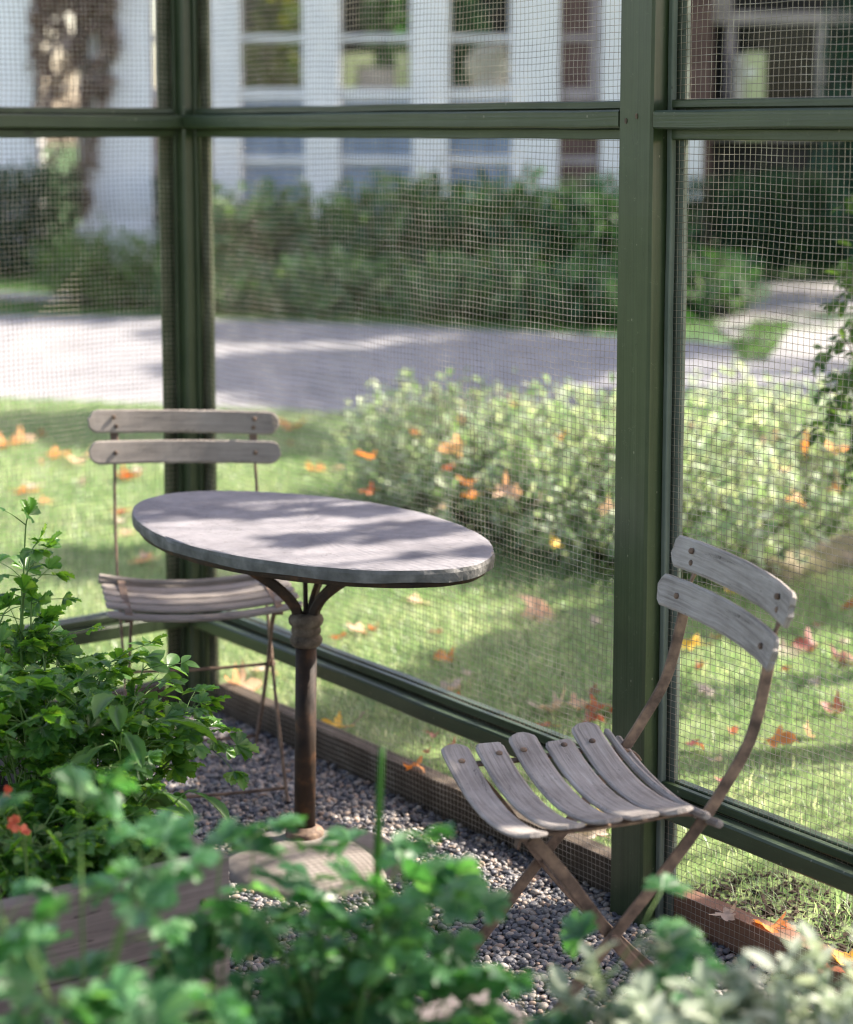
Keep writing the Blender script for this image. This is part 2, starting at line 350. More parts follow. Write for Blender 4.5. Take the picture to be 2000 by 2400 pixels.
sheet('street', [(-30, 21), (-9, 13.2), (-2.51, 11.18), (-.47, 10.54), (.46, 10.3), (2.2, 9.75), (14, 6), (30, 1.5), (30, 8), (6, 12.9), (2.4, 14.3), (1.5, 14.85), (-.35, 15.76), (-2.2, 16.41), (-3.7, 16.6), (-9, 18), (-30, 25)], 0.0, M['asphalt'])
sheet('pavement', [(-9, 19.9), (-3.0, 17.7), (-3.0, 18.5), (-9, 20.9)], .006, M['path'])
sheet('front_path', [(2.35, 15.0), (2.9, 12.6), (3.4, 14.3), (6, 13.6), (6, 15.6), (3.3, 16.3), (3.0, 16.9), (6, 16.8), (6, 20), (2.6, 20), (2.5, 18.4)], .006, M['path'])
inside = [wp(0.0, 0.0, 0), wp(3.6, 0.0, 0)]
sheet('gravel_bed', [wp(-.06, -6, 0), wp(-.06, .065, 0), wp(6, .065, 0), wp(6, -6, 0)], -.004, M['gravel_base'])

# pebbles
rs = RS(3)
K1 = np.array([-.328, 3.074]); D1 = np.array([-.837, -.548]); D2 = np.array([-.603, .798])
K2 = np.array([.077, 2.582]); E1 = np.array([-.837, -.548]); E2 = np.array([.603, -.798])
def so_(P): q = P[:, :2]-WC; return q@WD, q@WN
def in_bed(P, K, a, b):
    q = P[:, :2]-K; Mx = np.linalg.inv(np.array([a, b]).T); c = q@Mx.T
    return (c[:, 0] > 0) & (c[:, 1] > 0)
def pebbles():
    st = .0098; xs = np.arange(-1.5, 1.3, st); ys = np.arange(2.1, 5.2, st)
    X, Y = np.meshgrid(xs, ys); X[1::2] += st/2
    P = np.stack([X.ravel(), Y.ravel(), np.zeros(X.size)], -1); P[:, :2] += rs.uniform(-.0035, .0035, (len(P), 2))
    s, o = so_(P)
    k = (s > -.03) & (o < .056) & (np.abs(P[:, 0]/P[:, 1]) < .33) & ~in_bed(P, K1+(D1+D2)*.03, D1, D2) & ~in_bed(P, K2+(E1+E2)*.05, E1, E2)
    k &= rs.uniform(0, 1, len(P)) < .93
    P = P[k]; n = len(P)
    und = .006*np.sin(P[:, 0]*9+1)*np.sin(P[:, 1]*7)
    P[:, 2] = rs.uniform(-.002, .006, n)+und
    extra = P[rs.uniform(0, 1, n) < .16].copy(); extra[:, :2] += rs.uniform(-.005, .005, (len(extra), 2)); extra[:, 2] += .006
    P = np.vstack([P, extra]); n = len(P)
    R = rotm(rs.normal(0, 1, (n, 3))*[1, 1, .25], np.array([0, 0, 1])+rs.normal(0, .25, (n, 3)))
    a = rs.uniform(.0046, .0082, n)*np.where(rs.uniform(0, 1, n) < .06, 1.35, 1)
    S = np.stack([a*rs.uniform(.75, 1, n), a*rs.uniform(1.0, 1.4, n), a*rs.uniform(.5, .75, n)], -1)
    v, f = ico(2); mb = MB(); mb.inst(v, f, P, R, S, True)
    o_ = mb.build('pebble_gravel', M['pebble'], origin=(0, 0, 0)); kind(o_, 'stuff')
    tag(o_, 'small rounded grey and tan pebbles covering the floor inside the mesh enclosure', 'gravel')
pebbles()

# grass
def blades(P, h, wd, rs, lean=.5):
    n = len(P); a = rs.uniform(0, 2*pi, n); sd_ = np.stack([np.cos(a), np.sin(a), 0*a], -1); b_ = rs.uniform(0, 2*pi, n)
    ln = rs.uniform(.1, 1, n)*lean; d = np.stack([np.cos(b_)*ln, np.sin(b_)*ln, np.ones(n)], -1)
    h = h*rs.uniform(.5, 1.25, n); wd = wd*rs.uniform(.7, 1.3, n)
    p1 = P+d*(h*.55)[:, None]; d2 = d.copy(); d2[:, :2] *= 2.4; p2 = p1+nrm(d2)*(h*.5)[:, None]
    V5 = np.stack([P-sd_*wd[:, None], P+sd_*wd[:, None], p1-sd_*wd[:, None]*.8, p1+sd_*wd[:, None]*.8, p2], 1)
    T = np.array([(0, 1, 3), (0, 3, 2), (2, 3, 4)])
    return V5.reshape(-1, 3), (T[None]+(np.arange(n)*5)[:, None, None]).reshape(-1, 3)
def scatter(n, x0, x1, y0, y1, rs, margin=1.42):
    P = np.stack([rs.uniform(x0, x1, n), rs.uniform(y0, y1, n), np.zeros(n)], -1)
    return P[np.abs(P[:, 0]) < P[:, 1]*.2205*margin+.1]
mb = MB(); rs = RS(5)
for n, y0, y1, h, wd in [(70000, 2.9, 5.2, .032, .0013), (105000, 5.0, 7.2, .034, .0018), (130000, 7.0, 11.3, .036, .003)]:
    P = scatter(n, -3.1, 3.1, y0, y1, rs)
    s, o = so_(P); k = (o > .125) | (s < -.125)
    edge = -.47+(P[:, 0]+.47)*-.3; k &= P[:, 1] < 10.54-(P[:, 0]+.47)*.30+rs.normal(0, .03, len(P))
    soil = (o > 0) & (o < .125+.20*np.clip((s-1.75)/.5, 0, 1)*(1+.4*np.sin(s*23))) & (rs.uniform(0, 1, len(P)) < .72) & (s > 1.6)
    k &= ~soil; P = P[k]; P[:, 2] = .028
    v, f = blades(P, h, wd, rs, .8); mb.add(v, f, True)
q = scatter(420, -2.6, 2.6, 3.0, 9.5, rs); P = np.repeat(q, 22, 0); P[:, :2] += rs.normal(0, .022, (len(P), 2)); s, o = so_(P); P = P[((o > .14) | (s < -.14))]; P[:, 2] = .028
v, f = blades(P, .058, .0019, rs, 1.1); mb.add(v, f, True)
o_ = mb.build('grass', M['grass'], origin=(0, 0, 0)); kind(o_, 'stuff'); tag(o_, 'short sunlit grass of the lawn outside the mesh enclosure', 'grass')
mb = MB(); P = scatter(26000, -5.5, 5.5, 15.2, 22.5, rs)
edge = 15.76-(P[:, 0]+.35)*.5
k = (P[:, 1] > np.where(P[:, 0] < -.35, 15.76-(P[:, 0]+.35)*.30, 15.76-(P[:, 0]+.35)*.52)) & ~((P[:, 0] > 2.5) & (P[:, 1] > 15.6)) & ~((P[:, 0] < -3) & (np.abs(P[:, 1]-(17.7+.366*(-3-P[:, 0])+.4)) < .45))
P = P[k]; P[:, 2] = -.01
v, f = blades(P, .06, .008, rs, .8); mb.add(v, f, True)
P = scatter(3000, 2.2, 3.4, 13.2, 16.0, rs); k = np.abs((P[:, 0]-2.45)*.96+(P[:, 1]-14.2)*-.25) < .16; P = P[k]
v, f = blades(P, .06, .008, rs, .8); mb.add(v, f, True)
o_ = mb.build('verge_grass', M['verge'], origin=(0, 0, 0)); kind(o_, 'stuff'); tag(o_, 'shaded green grass across the street in front of the house shrubs', 'grass')

# mulch crumbs along the right curb
mb = MB(); n = 1700; s = rs.uniform(1.78, 3.0, n); o = .115+rs.uniform(0, .26, n)**1.0
P = np.stack([WC[0]+WD[0]*s+WN[0]*o, WC[1]+WD[1]*s+WN[1]*o, rs.uniform(.026, .04, n)], -1)
v, f = ico(1); S = np.stack([rs.uniform(.002, .006, n), rs.uniform(.004, .016, n), rs.uniform(.001, .004, n)], -1)
mb.inst(v, f, P, rotm(rs.normal(0, 1, (n, 3))*[1, 1, .3], rs.normal(0, .3, (n, 3))+[0, 0, 1]), S, False)
o_ = mb.build('soil_crumbs', M['earth'], origin=(0, 0, 0)); kind(o_, 'stuff'); tag(o_, 'dark bare soil and bark crumbs along the reddish edging board', 'soil')

# ------------------------------------------------------------------ enclosure
enc = thing('garden_enclosure', 'dark green painted timber frame screened with rusty square wire mesh', 'enclosure', wp(0, 0, 0))
def EP(wl, s, o, z): return wp(s, o, z) if wl == 'R' else wp(-o, -s, z)
def ebar(mb, wl, a, b, w_, h_, up, c=.003, n=2, seed=0):
    return beam(mb, EP(wl, *a), EP(wl, *b), w_, h_, up, c, n, seed=seed)
N3 = np.array([*WN, 0]); D3 = np.array([*WD, 0])
G_ = M['green_paint']
def vpost(name, wl, s0, s1, o0, o1, z0, z1, seed, c=.004, mat=None):
    mb = MB(); nrm_ = N3 if wl == 'R' else D3
    beam(mb, EP(wl, (s0+s1)/2, (o0+o1)/2, z0), EP(wl, (s0+s1)/2, (o0+o1)/2, z1), abs(s1-s0), abs(o1-o0), nrm_, c, 16, wob=.0006, seed=seed)
    return mb.build(name, mat or G_, enc)
def hrail(name, wl, s0, s1, o0, o1, z0, z1, seed, c=.003, mat=None):
    mb = MB(); beam(mb, EP(wl, s0, (o0+o1)/2, (z0+z1)/2), EP(wl, s1, (o0+o1)/2, (z0+z1)/2), abs(o1-o0), z1-z0, (0, 0, 1), c, 14, wob=.0006, seed=seed)
    return mb.build(name, mat or G_, enc)
TOP = 2.42
vpost('corner_post', 'R', -.097, -.005, .005, .097, -.05, TOP, 1, .006)
vpost('post', 'R', 1.708, 1.803, -.002, .088, -.05, TOP, 2, .005)
vpost('post', 'R', 3.47, 3.56, -.009, .085, -.05, TOP, 3)
vpost('post', 'L', 1.55, 1.64, -.009, .085, -.05, TOP, 4)
for (ds_, z_) in ((.022, 1.617), (.052, 1.626), (.030, .262), (.058, .268)):
    mb = MB(); c_ = wp(1.708+ds_, -.0022, z_); n_ = np.array([*WN, 0])
    sweep(mb, [c_+n_*.003, c_-n_*.0008], [(.0035*cos(q), .0055*sin(q)) for q in np.linspace(0, 2*pi, 10, endpoint=False)], (0, 0, 1)); mb.build('nail', M['rust'], enc)
bays = [('R', -.002, 1.706, 11), ('R', 1.804, 3.468, 21), ('L', -.002, 1.548, 31)]
for wl, s0, s1, sd0 in bays:
    dz = 0.0 if sd0 != 21 else -.002
    hrail('middle_rail', wl, s0, s1, 0, .034, 1.603+dz, 1.639+dz, sd0, .004)
    hrail('bottom_rail', wl, s0, s1, 0, .034, .243, .281, sd0+1, .004)
    hrail('top_rail', wl, s0, s1, 0, .034, 2.36, 2.40, sd0+2, .004)
    sa, sb = s0+.001, s1-.001
    if wl == 'R' and s0 < 0: sa = -.008
    if wl == 'L': sa = -.008
    bw = .013
    # inner battens: verticals run full height, horizontals butt between them
    vpost('batten', wl, sa, sa+bw, .036, .0505, -.02, TOP-.02, sd0+3, .002, M['skylit_paint'] if s0 > 0 else None)
    vpost('batten', wl, sb-bw, sb, .036, .0505, -.02, TOP-.02, sd0+4, .002, M['skylit_paint'])
    for z0, z1 in ((1.581, 1.602), (1.641, 1.657), (.283, .301), (2.335, 2.358)):
        hrail('batten', wl, sa+bw+.001, sb-bw-.001, .0355, .0502, z0, z1, sd0+5, .002)
    ob = .030 if s0 > 0 else .046
    vpost('batten', wl, sa+(0 if s0 > 0 else .006), sa+ob, .0565, .068, -.02, TOP-.02, sd0+6, .002, M['skylit_paint'] if s0 > 0 else None)
    vpost('batten', wl, sb-ob, sb, .0565, .068, -.02, TOP-.02, sd0+7, .002, M['skylit_paint'])
    for z0, z1 in ((1.583, 1.655), (.240, .302)):
        hrail('batten', wl, sa+ob+.001, sb-ob-.001, .056, .078, z0, z1, sd0+8, .002)
def wire_panel(wl, s0, s1, z0, z1, seed):
    rs = RS(seed); mb = MB(); p = .01325; r = .00058
    pr = rect(2*r, 2*r, r*.7)[::1]; pr = [(-r, 0), (0, -r), (r, 0), (0, r)]
    ph = rs.uniform(0, 6.28, 8)
    def wob(s, z):
        e = np.clip(np.minimum(np.minimum(s-s0, s1-s), np.minimum(z-z0, z1-z))/.08, 0, 1)
        ds = e*(.0034*np.sin(5*z+ph[0]+2*s)+.0022*np.sin(13*s+ph[1])*np.sin(9*z+ph[2])+.0012*np.sin(31*z+7*s+ph[3]))
        dz = e*(.0036*np.sin(4*s+ph[3]+z)+.002*np.sin(11*z+ph[4]+3*s)+.0012*np.sin(27*s+5*z+ph[2]))
        do = e*(.006*np.sin(3.1*s+ph[5])*np.sin(2.7*z+ph[6])+.0012*np.sin(17*s+ph[7])*np.sin(15*z))
        return ds, dz, do
    S = np.arange(s0, s1, p); Z = np.arange(z0, z1, p)
    for s in S:
        z = np.linspace(z0, z1, max(3, int((z1-z0)/.035))); ss = s+np.zeros_like(z)+rs.normal(0, .00025, len(z))+rs.normal(0, .0003)
        ds, dz, do = wob(ss, z); P = np.array([EP(wl, a, b_, c) for a, b_, c in zip(ss+ds, .0537+do*.6, z+dz)])
        sweep(mb, P, pr, N3 if wl == 'R' else D3, caps=False, smooth=True)
    for zz in Z:
        s = np.linspace(s0, s1, max(3, int((s1-s0)/.035))); z = zz+np.zeros_like(s)+rs.normal(0, .00025, len(s))+rs.normal(0, .0003)
        ds, dz, do = wob(s, z); P = np.array([EP(wl, a, b_, c) for a, b_, c in zip(s+ds, .0537+do*.6-.0011, z+dz)])
        sweep(mb, P, pr, (0, 0, 1), caps=False, smooth=True)
    mb.build('wire_mesh', M['wire'], enc)
for wl, s0, s1, sd0 in bays:
    if s0 > 0: s1 = 3.2
    if wl == 'L': s1 = 1.4
    wire_panel(wl, s0+.006, s1-.006, 1.645, 2.37, sd0)
    wire_panel(wl, s0+.006, s1-.006, -.01, 1.60, sd0+1)

# edging boards (separate things)
def edging(wl, s0, s1, za, zb, label, mat, seed):
    mb = MB(); n = 14; t = np.linspace(0, 1, n); rs = RS(seed)
    P = np.array([EP(wl, s0+(s1-s0)*k, .0815+rs.normal(0, .0006), (za+(zb-za)*k-.05)/2+rs.normal(0, .0008)) for k in t])
    sweep(mb, P, rect(.042, 1.0, .003), (0, 0, 1), 1.0, np.array([za+(zb-za)*k+.05 for k in t]), u0=seed)
    o = mb.build('edging_board', mat); tag(o, label, 'edging board', 'boards edging the gravel under the mesh')
edging('R', 0.045, 1.70, .080, .080, 'weathered brown edging board under the wide mesh bay behind the table', M['old_board'], 41)
edging('R', 1.815, 3.5, .066, .100, 'reddish brown edging board beside dark soil under the bay behind the chair at right', M['red_board'], 42)
edging('L', 0.045, 1.55, .078, .07, 'short brown edging board seen behind the parsley and the far chair', M['old_board'], 43)
for (s_, z_) in ((.35, .02), (.9, .03)): pass

# ------------------------------------------------------------------ oval table
tc = np.array([-.270, 4.171]); tA, tB, ta, TZ = .528, .300, -.822, .730
M['slate'] = mat_noise('slate', [(.25, (.13, .123, .135)), (.5, (.205, .197, .212)), (.75, (.29, .28, .295))], 9, .85, .8, .0025, detail=9, spec=.3, rough2=.7)
M['slate_edge'] = mat_noise('slate_edge', [(.25, (.06, .06, .058)), (.5, (.115, .115, .112)), (.75, (.20, .195, .19))], 26, .8, .8, .003, detail=9, spec=.3)
def dark_lines(mat, scale, width, mask, strength, mcol, coord='POS', sc3=(1, 1, 1), dist=1.2):
    nt = mat.node_tree; L = nt.links.new; b = nt.nodes['Principled BSDF']; src = b.inputs['Base Color'].links[0].from_socket
    c = coords(nt, coord, sc3); n1 = nn(nt, 'ShaderNodeTexNoise', inputs={'Scale': scale, 'Detail': 4.0, 'Distortion': dist}); L(c, n1.inputs['Vector'])
    a = nn(nt, 'ShaderNodeMath', operation='SUBTRACT'); L(n1.outputs['Fac'], a.inputs[0]); a.inputs[1].default_value = .5
    a2 = nn(nt, 'ShaderNodeMath', operation='ABSOLUTE'); L(a.outputs[0], a2.inputs[0])
    a3 = nn(nt, 'ShaderNodeMath', operation='LESS_THAN'); L(a2.outputs[0], a3.inputs[0]); a3.inputs[1].default_value = width
    n2 = nn(nt, 'ShaderNodeTexNoise', inputs={'Scale': scale*.7, 'Detail': 2.0}); L(c, n2.inputs['Vector'])
    a4 = nn(nt, 'ShaderNodeMath', operation='GREATER_THAN'); L(n2.outputs['Fac'], a4.inputs[0]); a4.inputs[1].default_value = mask
    a5 = nn(nt, 'ShaderNodeMath', operation='MULTIPLY'); L(a3.outputs[0], a5.inputs[0]); L(a4.outputs[0], a5.inputs[1])
    a6 = nn(nt, 'ShaderNodeMath', operation='MULTIPLY'); L(a5.outputs[0], a6.inputs[0]); a6.inputs[1].default_value = strength
    mx = nn(nt, 'ShaderNodeMix', data_type='RGBA'); L(a6.outputs[0], mx.inputs[0]); L(src, mx.inputs[6]); mx.inputs[7].default_value = (*mcol, 1)
    L(mx.outputs[2], b.inputs['Base Color'])
dark_lines(M['slate'], 9, .0035, .58, .6, (.09, .08, .08))
dark_lines(M['slate'], 40, .012, .62, .6, (.10, .09, .09))
dark_lines(M['green_paint'], 5, .004, .55, .6, (.012, .02, .010), 'UV', (1.0, 9, 1), 2.5)
dark_lines(M['green_paint'], 70, .008, .64, .5, (.14, .16, .10))
def spots(mat, scale, thr, col_, amount, coord='UV', sc3=(1, 1, 1)):
    nt = mat.node_tree; L = nt.links.new; b = nt.nodes['Principled BSDF']; src = b.inputs['Base Color'].links[0].from_socket
    v_ = nn(nt, 'ShaderNodeTexVoronoi', inputs={'Scale': scale}); L(coords(nt, coord, sc3), v_.inputs['Vector'])
    r_ = ramp(nt, [(0, (1, 1, 1)), (thr, (1, 1, 1)), (thr*1.5, (0, 0, 0))]); L(v_.outputs['Distance'], r_.inputs[0])
    m_ = nn(nt, 'ShaderNodeMath', operation='MULTIPLY'); L(r_.outputs[0], m_.inputs[0]); m_.inputs[1].default_value = amount
    mx = nn(nt, 'ShaderNodeMix', data_type='RGBA'); L(m_.outputs[0], mx.inputs[0]); L(src, mx.inputs[6]); mx.inputs[7].default_value = (*col_, 1); L(mx.outputs[2], b.inputs['Base Color'])
spots(M['green_paint'], 1.0, .035, (.012, .016, .010), .8, 'UV', (3.2, 9, 1))
spots(M['green_paint'], 1.0, .05, (.20, .20, .15), .7, 'POS', (31, 31, 23))
spots(M['skylit_paint'], 1.0, .06, (.03, .035, .03), .7, 'POS', (23, 23, 19))
dark_lines(M['grey_wood'], 1.0, .004, .52, .6, (.035, .03, .028), 'UV', (6, 70, 1), 1.0)
dark_lines(M['tan_wood'], 1.0, .005, .52, .6, (.05, .04, .03), 'UV', (6, 60, 1), 1.0)
dark_lines(M['bed_wood'], 1.0, .006, .50, .7, (.02, .016, .015), 'UV', (3, 50, 1), 1.0)
tb = thing('oval_table', 'oval grey stone topped table on a rusty iron pedestal', 'table', (tc[0], tc[1], 0))
def oval(r, p=1.86, n=160, jit=0, rs=None):
    a = np.linspace(0, 2*pi, n, endpoint=False); x = np.sign(np.cos(a))*np.abs(np.cos(a))**(2/p)*tA*r; y = np.sign(np.sin(a))*np.abs(np.sin(a))**(2/p)*tB*r
    x, y = x*(1+jit), y*(1+jit)
    return np.stack([tc[0]+x*cos(ta)-y*sin(ta), tc[1]+x*sin(ta)+y*cos(ta)], -1)
rs = RS(9); n = 160
a_ = np.linspace(0, 2*pi, n, endpoint=False)
jn = .0016*np.sin(7*a_+1)+.0012*np.sin(19*a_)+rs.normal(0, .0007, n)
chip = np.zeros(n)
for k in rs.randint(0, n, 26): chip[k:(k+rs.randint(1, 4))] = rs.uniform(.2, 1)
mb = MB(); rings = []
for r_, z in ((.0, TZ), (.3, TZ), (.6, TZ), (.85, TZ), (.955, TZ-.0003), (.985, TZ-.001)): rings.append((oval(r_, jit=jn*(r_ > .9)), np.full(n, z)+(rs.normal(0, .00025, n) if r_ > 0 else 0)))
rings.append((oval(.9965, jit=jn-chip*.006), TZ-.002-chip*.003)); nt_top = len(rings)
VV = np.vstack([np.column_stack([o, z]) for o, z in rings])
i = np.arange(len(rings)-1)[:, None]; j = np.arange(n)[None]
F = np.stack([i*n+j, (i+1)*n+j, (i+1)*n+(j+1) % n, i*n+(j+1) % n], -1).reshape(-1, 4)
mb.add(VV, F, False)
rings = [(oval(.9965, jit=jn-chip*.006), TZ-.002-chip*.003), (oval(1.002, jit=jn+.002*np.sin(31*a_)-chip*.002), np.full(n, TZ-.010)), (oval(1.0, jit=jn*1.6), np.full(n, TZ-.020)), (oval(.998, jit=jn*2+rs.normal(0, .001, n)), TZ-.028+.0015*np.sin(11*a_)), (oval(.95), np.full(n, TZ-.029))]
VV = np.vstack([np.column_stack([o, z]) for o, z in rings]); i = np.arange(len(rings)-1)[:, None]
F = np.stack([i*n+j, (i+1)*n+j, (i+1)*n+(j+1) % n, i*n+(j+1) % n], -1).reshape(-1, 4)
mb.add(VV, F, False, mi=1); mb.build('table_top', [M['slate'], M['slate_edge']], tb)
mb = MB(); rings = [(oval(.2), TZ-.0295), (oval(.965), TZ-.0295), (oval(.97), TZ-.034), (oval(.965, jit=.002*np.sin(23*a_)), TZ-.041), (oval(.93), TZ-.042), (oval(.2), TZ-.043)]
VV = np.vstack([np.column_stack([o, np.full(n, z)]) for o, z in rings]); i = np.arange(len(rings)-1)[:, None]
mb.add(VV, np.stack([i*n+j, (i+1)*n+j, (i+1)*n+(j+1) % n, i*n+(j+1) % n], -1).reshape(-1, 4))
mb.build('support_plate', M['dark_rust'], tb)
mb = MB(); sx_, sy_ = -.268, 4.165
bolt = V(862, 1374, 3.93); lathe(mb, (bolt[0], bolt[1], .679), [(0, -.003), (.006, -.002), (.013, .003), (.016, .012)], 12)
mb.build('bolt', M['dark_rust'], tb)
cz = .528
for k, (ang, rr, w_) in enumerate([(188, .135, 1), (95, .06, .7), (60, .10, .85), (8, .13, 1), (-28, .15, .9)]):
    a = radians(ang); mb = MB(); d = np.array([cos(a), sin(a), 0]); c0 = np.array([sx_, sy_, 0])
    pts = spline([c0+d*.016+[0, 0, cz-.02], c0+d*.024+[0, 0, cz+.02], c0+d*(.030+rr*.20)+[0, 0, cz+.060], c0+d*(.035+rr*.55)+[0, 0, cz+.100], c0+d*(.04+rr*.95)+[0, 0, cz+.135], c0+d*(rr+.08)+[0, 0, .687]], 7)
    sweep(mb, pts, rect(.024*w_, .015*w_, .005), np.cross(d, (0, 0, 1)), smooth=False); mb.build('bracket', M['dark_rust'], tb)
mb = MB(); prof = [(r__, .457+(z__-.470)*.80) for r__, z__ in [(.023, .470), (.030, .474), (.035, .482), (.037, .492), (.034, .500), (.031, .503), (.030, .506), (.0335, .512), (.0335, .522), (.031, .528), (.033, .531), (.0375, .538), (.0395, .548), (.037, .558), (.030, .564), (.012, .566)]]
lathe(mb, (sx_, sy_, 0), prof, 36); mb.build('collar', M['collar_rust'], tb)
mb = MB(); bx_, by_ = -.272, 4.118
lathe_p = [(.0245, 0.0), (.024, .45)]
sweep(mb, [(bx_, by_, .03), (sx_, sy_, .460)], circ(.0238, 28), (0, 1, 0), smooth=True)
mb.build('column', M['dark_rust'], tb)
mb = MB(); lathe(mb, (bx_, by_, 0), [(.043, .030), (.043, .048), (.040, .053), (.029, .054), (.027, .061), (.0245, .062)], 32); mb.build('flange', M['rust'], tb)
M['stone_base'] = mat_noise('stone_base', [(.25, (.12, .10, .09)), (.5, (.20, .178, .16)), (.75, (.29, .265, .245))], 9, .85, .6, .003, detail=8)
mb = MB(); bc = np.array([-.243, 4.045]); nb = 72; prof = [(0, .042), (.05, .041), (.09, .038), (.13, .033), (.165, .026), (.190, .017), (.203, .006), (.208, -.01)]
a_b = np.linspace(0, 2*pi, nb, endpoint=False); groove = np.array([min(abs(((a_b[k]*8/(2*pi)) % 1)-.5), .5) for k in range(nb)])
VV = []
for r_, z in prof:
    VV.append(np.stack([bc[0]+r_*np.cos(a_b), bc[1]+r_*np.sin(a_b), z-.0022*(groove < .04)*(r_ > .05)+0*a_b], -1))
VV = np.vstack(VV); i = np.arange(len(prof)-1)[:, None]; jb = np.arange(nb)[None]
mb.add(VV, np.stack([i*nb+jb, (i+1)*nb+jb, (i+1)*nb+(jb+1) % nb, i*nb+(jb+1) % nb], -1).reshape(-1, 4), True); mb.build('base', M['stone_base'], tb)

# ------------------------------------------------------------------ folding bistro chairs
def chair(name, label, loc, ang, wood, seed, dz=0.0, roll=0.0, wear=1.0, rise=1.0, dzs=0.0, crossb=True):
    rs = RS(seed); Fv = np.array([cos(ang), sin(ang)]); Sv = np.array([-Fv[1], Fv[0]])
    t = thing(name, label, 'chair', (loc[0], loc[1], 0), 'slatted folding chairs by the oval table')
    def L(u, v, z):
        zz = z+dz*(z/.8)+roll*u*max(0, (z-.45)/.4)+(dzs if .42 < z < .56 else 0)
        return np.array([loc[0]+Sv[0]*u+Fv[0]*v, loc[1]+Sv[1]*u+Fv[1]*v, zz])
    S3, F3 = np.array([*Sv, 0]), np.array([*Fv, 0])
    def slat(nm, half, v, z, bow, rs_, w_, th, tilt, endz=0.0, ragged=(0, 0), n=34, bowmode='v', cut=1.0, far=None):
        mb = MB(); sn = np.sin(np.linspace(-pi/2, pi/2, n)); u = np.where(sn < 0, sn*(far or half), sn*half); k = np.abs(u/half)
        if bowmode == 'v': P = np.array([L(a, v+bow*(b**2.2), z+rs_.normal(0, .0003)) for a, b in zip(u, k)])
        else: P = np.array([L(a, v, z+endz*(b**2)+rs_.normal(0, .0002)) for a, b in zip(u, k)])
        d = np.where(u < 0, (far or half), half)-np.abs(u); r_ = w_/2*cut
        sxx = np.where(d < r_, np.sqrt(np.clip(1-((r_-d)/r_)**2, .10, 1)), 1.0)+rs_.normal(0, .004*wear, n)
        for e, am in ((0, ragged[0]), (-1, ragged[1])):
            if am: sxx[e] = am; sxx[1 if e == 0 else -2] = max(am, .9)
        up = F3*cos(tilt)+np.array([0, 0, 1])*sin(tilt)      # slat normal
        pr = [(-w_/2, -th*.25), (-w_/2+.003, -th/2), (w_/2-.003, -th/2), (w_/2, -th*.25), (w_/2, th*.2), (w_/2-.0045, th/2), (w_/4, th/2), (0, th/2), (-w_/4, th/2), (-w_/2+.0045, th/2), (-w_/2, th*.2)]
        sweep(mb, P, pr, up, sxx, 1.0, u0=seed+v*13+z*7); return mb.build(nm, wood, t)
    # backrest slats
    b1, b2 = (-.268, .832), (-.240, .760)
    riv = []
    for (v, z, two) in ((b1[0], b1[1], True), (b2[0], b2[1], False)):
        s_ = slat('back_slat', .243, v, z, .028, rs, .060, .0105, .22, cut=(.38 if wear > .8 else .8))
        for uu in (-.178, .178):
            for dzz in ((-.011, .011) if two else (0,)):
                vb = v+.028*(abs(uu)/.243)**2.2+.0085
                mbr = MB(); c = L(uu+rs.normal(0, .002), vb, z+dzz)
                ax = F3*cos(.22)+np.array([0, 0, 1])*sin(.22)
                sweep(mbr, [c-ax*.004, c+ax*.0005, c+ax*.0028], circ(.0058, 10), (0, .1, 1), [1, 1, .6], [1, 1, .6], smooth=True)
                mbr.build('rivet', M['rust'], s_)
    # seat slats
    vs = [.193, .130, .067, .003, -.060]; far = [.232, .214, .232, .196, .238] if wear > .8 else [.228]*5
    for k, v in enumerate(vs):
        cut = [.5, .3, .6, .25, .6][k]; hl = .234; fl = far[k]
        zc = .458+(.010*(k/4.0) if wear > .8 else 0)-(.006 if k == 0 else 0)
        s_ = slat('seat_slat', hl, v+rs.normal(0, .0015), zc, 0, rs, .054, .0076, pi/2+.02-.03*k*(wear > .8), .040*rise, n=34, bowmode='z', cut=cut, far=fl, ragged=((.8, 0) if k in (1, 3) and wear > .8 else (0, 0)))
        for uu in ((-.178,) if wear > .8 else ()):
            mbr = MB(); c = L(uu, v+rs.normal(0, .004), zc+.04*rise*(abs(uu)/hl)**2+.0065)
            sweep(mbr, [c-[0, 0, .004], c, c+[0, 0, .002]], circ(.0062, 10), (0, 1, 0), [1, 1, .6], [1, 1, .6], smooth=True); mbr.build('rivet', M['rust'], s_)
    for (v, z) in ((-.105, .468), (-.128, .452)):
        slat('seat_slat', .232, v, z, 0, rs, .014, .012, pi/2-.6, .026, n=24, bowmode='z', cut=.5)
    # metal
    def barp(nm, pts, u, w_=.021, th=.006, twist=None, n=8):
        mb = MB(); P = spline([L(u if np.isscalar(u) else u[k], a, b) for k, (a, b) in enumerate(pts)], n)
        tw = 0.0
        if twist is not None:
            f = np.linspace(0, 1, len(P)); tw = twist(f)
        sweep(mb, P, rect(w_, th, .0015), S3, twist=tw); return mb.build(nm, M['rust'], t)
    for sgn in (-1, 1):
        up = [(-.270, .851), (-.2650, .832), (-.2375, .760), (-.231, .715), (-.203, .605), (-.156, .523), (-.114, .462), (-.051, .383), (.038, .279), (.12, .178), (.262, .006)]
        us = [sgn*x for x in (.178, .178, .178, .180, .183, .184, .184, .183, .182, .182, .184)]
        barp('leg', up, us, twist=lambda f: np.where(f < .13, 1.0, np.clip(1-(f-.13)/.10, 0, 1))*(pi/2))
        barp('leg', [(.175, .462), (.166, .450), (.121, .394), (.038, .279), (-.024, .201), (-.117, .100), (-.212, .006)], sgn*.170)
        # curved seat rail under the slats
        mb = MB(); P = spline([L(sgn*.178, a, b) for a, b in ((.205, .452), (.19, .470), (.10, .472), (0, .476), (-.08, .482), (-.135, .468), (-.15, .452))], 6)
